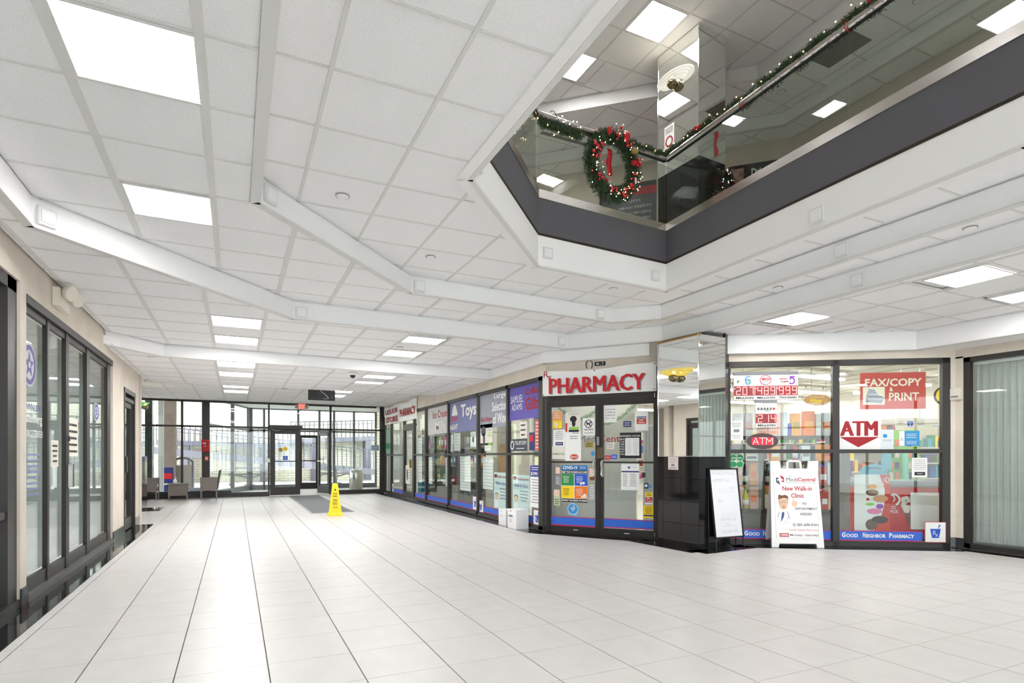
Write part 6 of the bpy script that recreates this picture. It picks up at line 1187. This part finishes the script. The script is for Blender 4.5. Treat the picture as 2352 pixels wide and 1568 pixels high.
for k in (9,10,44): MB().ball(gp[k]+Vector((-.03,0,.04)),.028,8).build('red_bow', RIB, t, True)
for s in (1.24,2.43): MB().tube([F23(s,.03,4.96),F23(s,.035,4.90),F23(s,-.02,4.88)],.006,6).build('red_tie', RIB, t)
def ribbon(label, F, s, z0, z1, w=.055, wob=.012):
    t = thing('ribbon', label, 'ribbon', tuple(F(s,.0,z0))); b = MB(); n = 10
    for i in range(n+1): zz = z1+(z0-z1)*i/n; d = wob*math.sin(i*.9); b.v += [F(s-w/2+d,.006+d*.5,zz),F(s+w/2+d,.006-d*.5,zz)]
    for i in range(n): b.f.append((2*i,2*i+1,2*i+3,2*i+2)); b.m.append(0)
    o = b.build('ribbon_band', RIB, t, True); o.modifiers.new('thickness','SOLIDIFY').thickness = .003
ribbon('red ribbon strip hanging from the right handrail behind the glass', Frame(F23(0,-.06,0),F23.s), .80, 4.58, 4.86); ribbon('broad red ribbon hanging down through the middle of the wreath', Frame(F12(0,.03,0),F12.s), .97, 4.47, 4.78, .07)
t = thing('red_bow','red bow with lights on the left balustrade beside the ceiling edge','bow',tuple(F01(1.45,.03,4.72))); MB().ball(F01(1.44,.03,4.78),.05,10,1.6).ball(F01(1.50,.03,4.76),.04,10,1.5).build('loop', RIB, t, True); MB(F01).box(1.44,1.49,.02,.03,4.62,4.76).build('tail', RIB, t); bulbs(t,[F01(1.3+.05*k,.05,4.66+.03*(k%3)) for k in range(6)],BUL)
# wreath
cw = F12(1.0,.06,4.575); R = .315; wr = thing('christmas_wreath','round Christmas wreath with red baubles and white lights on the glass','wreath',tuple(cw)); 
ring = [cw+F12.s*R*math.cos(a)+Vector((0,0,1))*R*1.08*math.sin(a) for a in [k*math.pi/24 for k in range(49)]]
needles(ring,.095,9000,GRN,wr,seed=31,size=.05); needles(ring,.07,2500,GRND,wr,seed=32,size=.045)
def rp(a, dr=0, out=.07): return cw+F12.s*(R+dr)*math.cos(a)+Vector((0,0,1))*(R+dr)*1.08*math.sin(a)+F12.n*out
for a0, n in ((1.5,9),(2.75,9),(3.1,5),(.25,6),(5.5,9),(.9,4),(5.05,4),(3.9,4),(5.9,5),(4.5,3)):
    for k in range(n): MB().ball(rp(a0+q.gauss(0,.09),q.gauss(0,.035),.07+q.random()*.03), .012+.012*q.random(), 8).build('red_bauble', BAU, wr, True)
bulbs(wr,[rp(q.random()*6.28,q.gauss(0,.06),.08+.03*q.random()) for k in range(46)],BUL,.0055); bulbs(wr,[rp(5.3+q.gauss(0,.35),q.gauss(0,.05),.1) for k in range(12)],BULW,.006); bulbs(wr,[rp(q.random()*6.28,q.gauss(0,.07),.1) for k in range(14)],BULR,.006)
MB().ball(rp(.62,0,.09),.045,8,.8).build('gold_flower', GOLD, wr, True); MB().ball(rp(1.15,.02,.09),.04,8,1.7).build('red_bow', RIB, wr, True); MB().ball(rp(1.95,.02,.09),.03,8,1.7).build('red_bow', RIB, wr, True); MB().ball(rp(.22,-.06,.09),.04,8,.7).build('red_bow', RIB, wr, True)
MB().box(*sorted((rp(5.75,-.03,.12).x-.012,rp(5.75,-.03,.12).x+.012)),rp(5.75,0,.12).y-.003,rp(5.75,0,.12).y+.003,rp(5.75,0,.12).z-.02,rp(5.75,0,.12).z+.05).build('paper_tag', PAPER, wr)
# small tree by the column, upper floor
t = thing('christmas_tree','small dark Christmas tree with coloured lights beside the upper column','christmas tree',(5.62,5.42,3.90)); b = MB(); q = random.Random(9)
for k in range(5000):
    h = q.random()**.8; r_ = .27*(1-h)*(.5+.5*q.random())+.01; a = q.random()*6.28; p = Vector((5.62+r_*math.cos(a),5.42+r_*math.sin(a),4.0+.82*h)); e = p+Vector((math.cos(a),math.sin(a),-.5))*.05; s_ = Vector((-math.sin(a),math.cos(a),0))*.005; b.add([p-s_,e,p+s_],[(0,1,2)])
o = b.build('foliage', GRND, t); o['kind'] = 'stuff'; MB().lathe((5.62,5.42,3.90),[(.09,0),(.09,.02),(.02,.05),(.015,.85)],10).build('trunk', DARK, t)
for m_, n in ((BUL,34),(BULR,14),(mat('blue_fairy_light', (.3,.5,1), .5, emit=5, ecol=(.35,.5,1)),14),(BULW,8)):
    pts = []
    for k in range(n): h = q.random(); a = q.random()*6.28; r_ = .28*(1-h)+.02; pts.append((5.62+r_*math.cos(a),5.42+r_*math.sin(a),4.02+.8*h))
    bulbs(t,pts,m_,.005)
# ---- upper floor menu boards
FUB = wall_frame((7.355,7.355),(8.355,6.355))
class ScaledFrame:
    def __init__(s, F, k): s.F, s.k, s.n = F, k, F.n
    def __call__(s, a, o, z): return s.F(a*s.k, o, 1.2+(z-1.2)*s.k)
FUM = ScaledFrame(FUB, .932)
MBK = mat('menu_black', sr(44,44,48), .35); t = sign('menu_board','black menu board with red heading and Korean dish names behind the glass','menu board',FUM,-2.087,-1.05,5.0,6.40,.02,MBK,.04)
MB(FUM).box(-2.06,-1.05,.02,.024,6.16,6.31).build('red_heading', mat('menu_red', sr(170,36,44), .5), t); MB(FUM).box(-2.12,-2.087,-.02,.05,5.0,6.42).build('frame_edge', DARK, t)
for k, w_ in enumerate(('불고기 / 갈비구이','Galbi beef / 양념갈비구이','Pork cutlet / 돼지 스테이크','Spicy pork bulgogi / 돼지고추장불고기','','Bean paste stew / 된장찌개','Beef soup / 소고기 무국','Rice soup / 한접시','Rice cake / 매운 떡꼬치')):
    if w_: text(FUM,w_,-1.75,-1.15 if len(w_) > 14 else -1.35,6.03-k*.115,6.085-k*.115,.024,PAPER,t,.0)
t = sign('menu_board','dark menu board lettered Drinks with a food photo at the right of the column','menu board',FUM,.22,1.6,5.4,6.42,.02,MBK,.04); text(FUM,'Drinks',.60,.92,6.20,6.33,.024,PAPER,t,.04)
MB(FUM).box(.26,.47,.02,.024,6.0,6.36).build('food_photo', mat('food_photo', sr(190,150,140), .6, noise=.5, nscale=12), t); lines(FUM,4,.6,1.2,5.7,6.1,.024,PAPER,t)
t = sign('menu_canopy','dark stall canopy band linking the menu boards upstairs','canopy',FUM,-1.05,.20,5.2,6.30,-.01,mat('canopy_dark', sr(58,64,66), .4),.05)
MB().box(8.02,8.20,4.2,4.7,3.9,5.95).build('wall_box', mat('tan_board', sr(186,168,140), .8), None, label='tan boxed panel on the upper floor near the right edge', cat='panel')
t = MB().box(6.80,7.45,4.75,5.35,6.597,6.607).build('vent_grille', mat('vent_grey', sr(120,120,114), .7), None, label='dark square air grille in the upper ceiling above the right handrail', cat='vent')
t = MB().box(4.6,5.6,8.45,8.52,6.594,6.606).build('linear_vent', GREYI, None, label='long slim air slot in the upper ceiling behind the wreath', cat='vent')
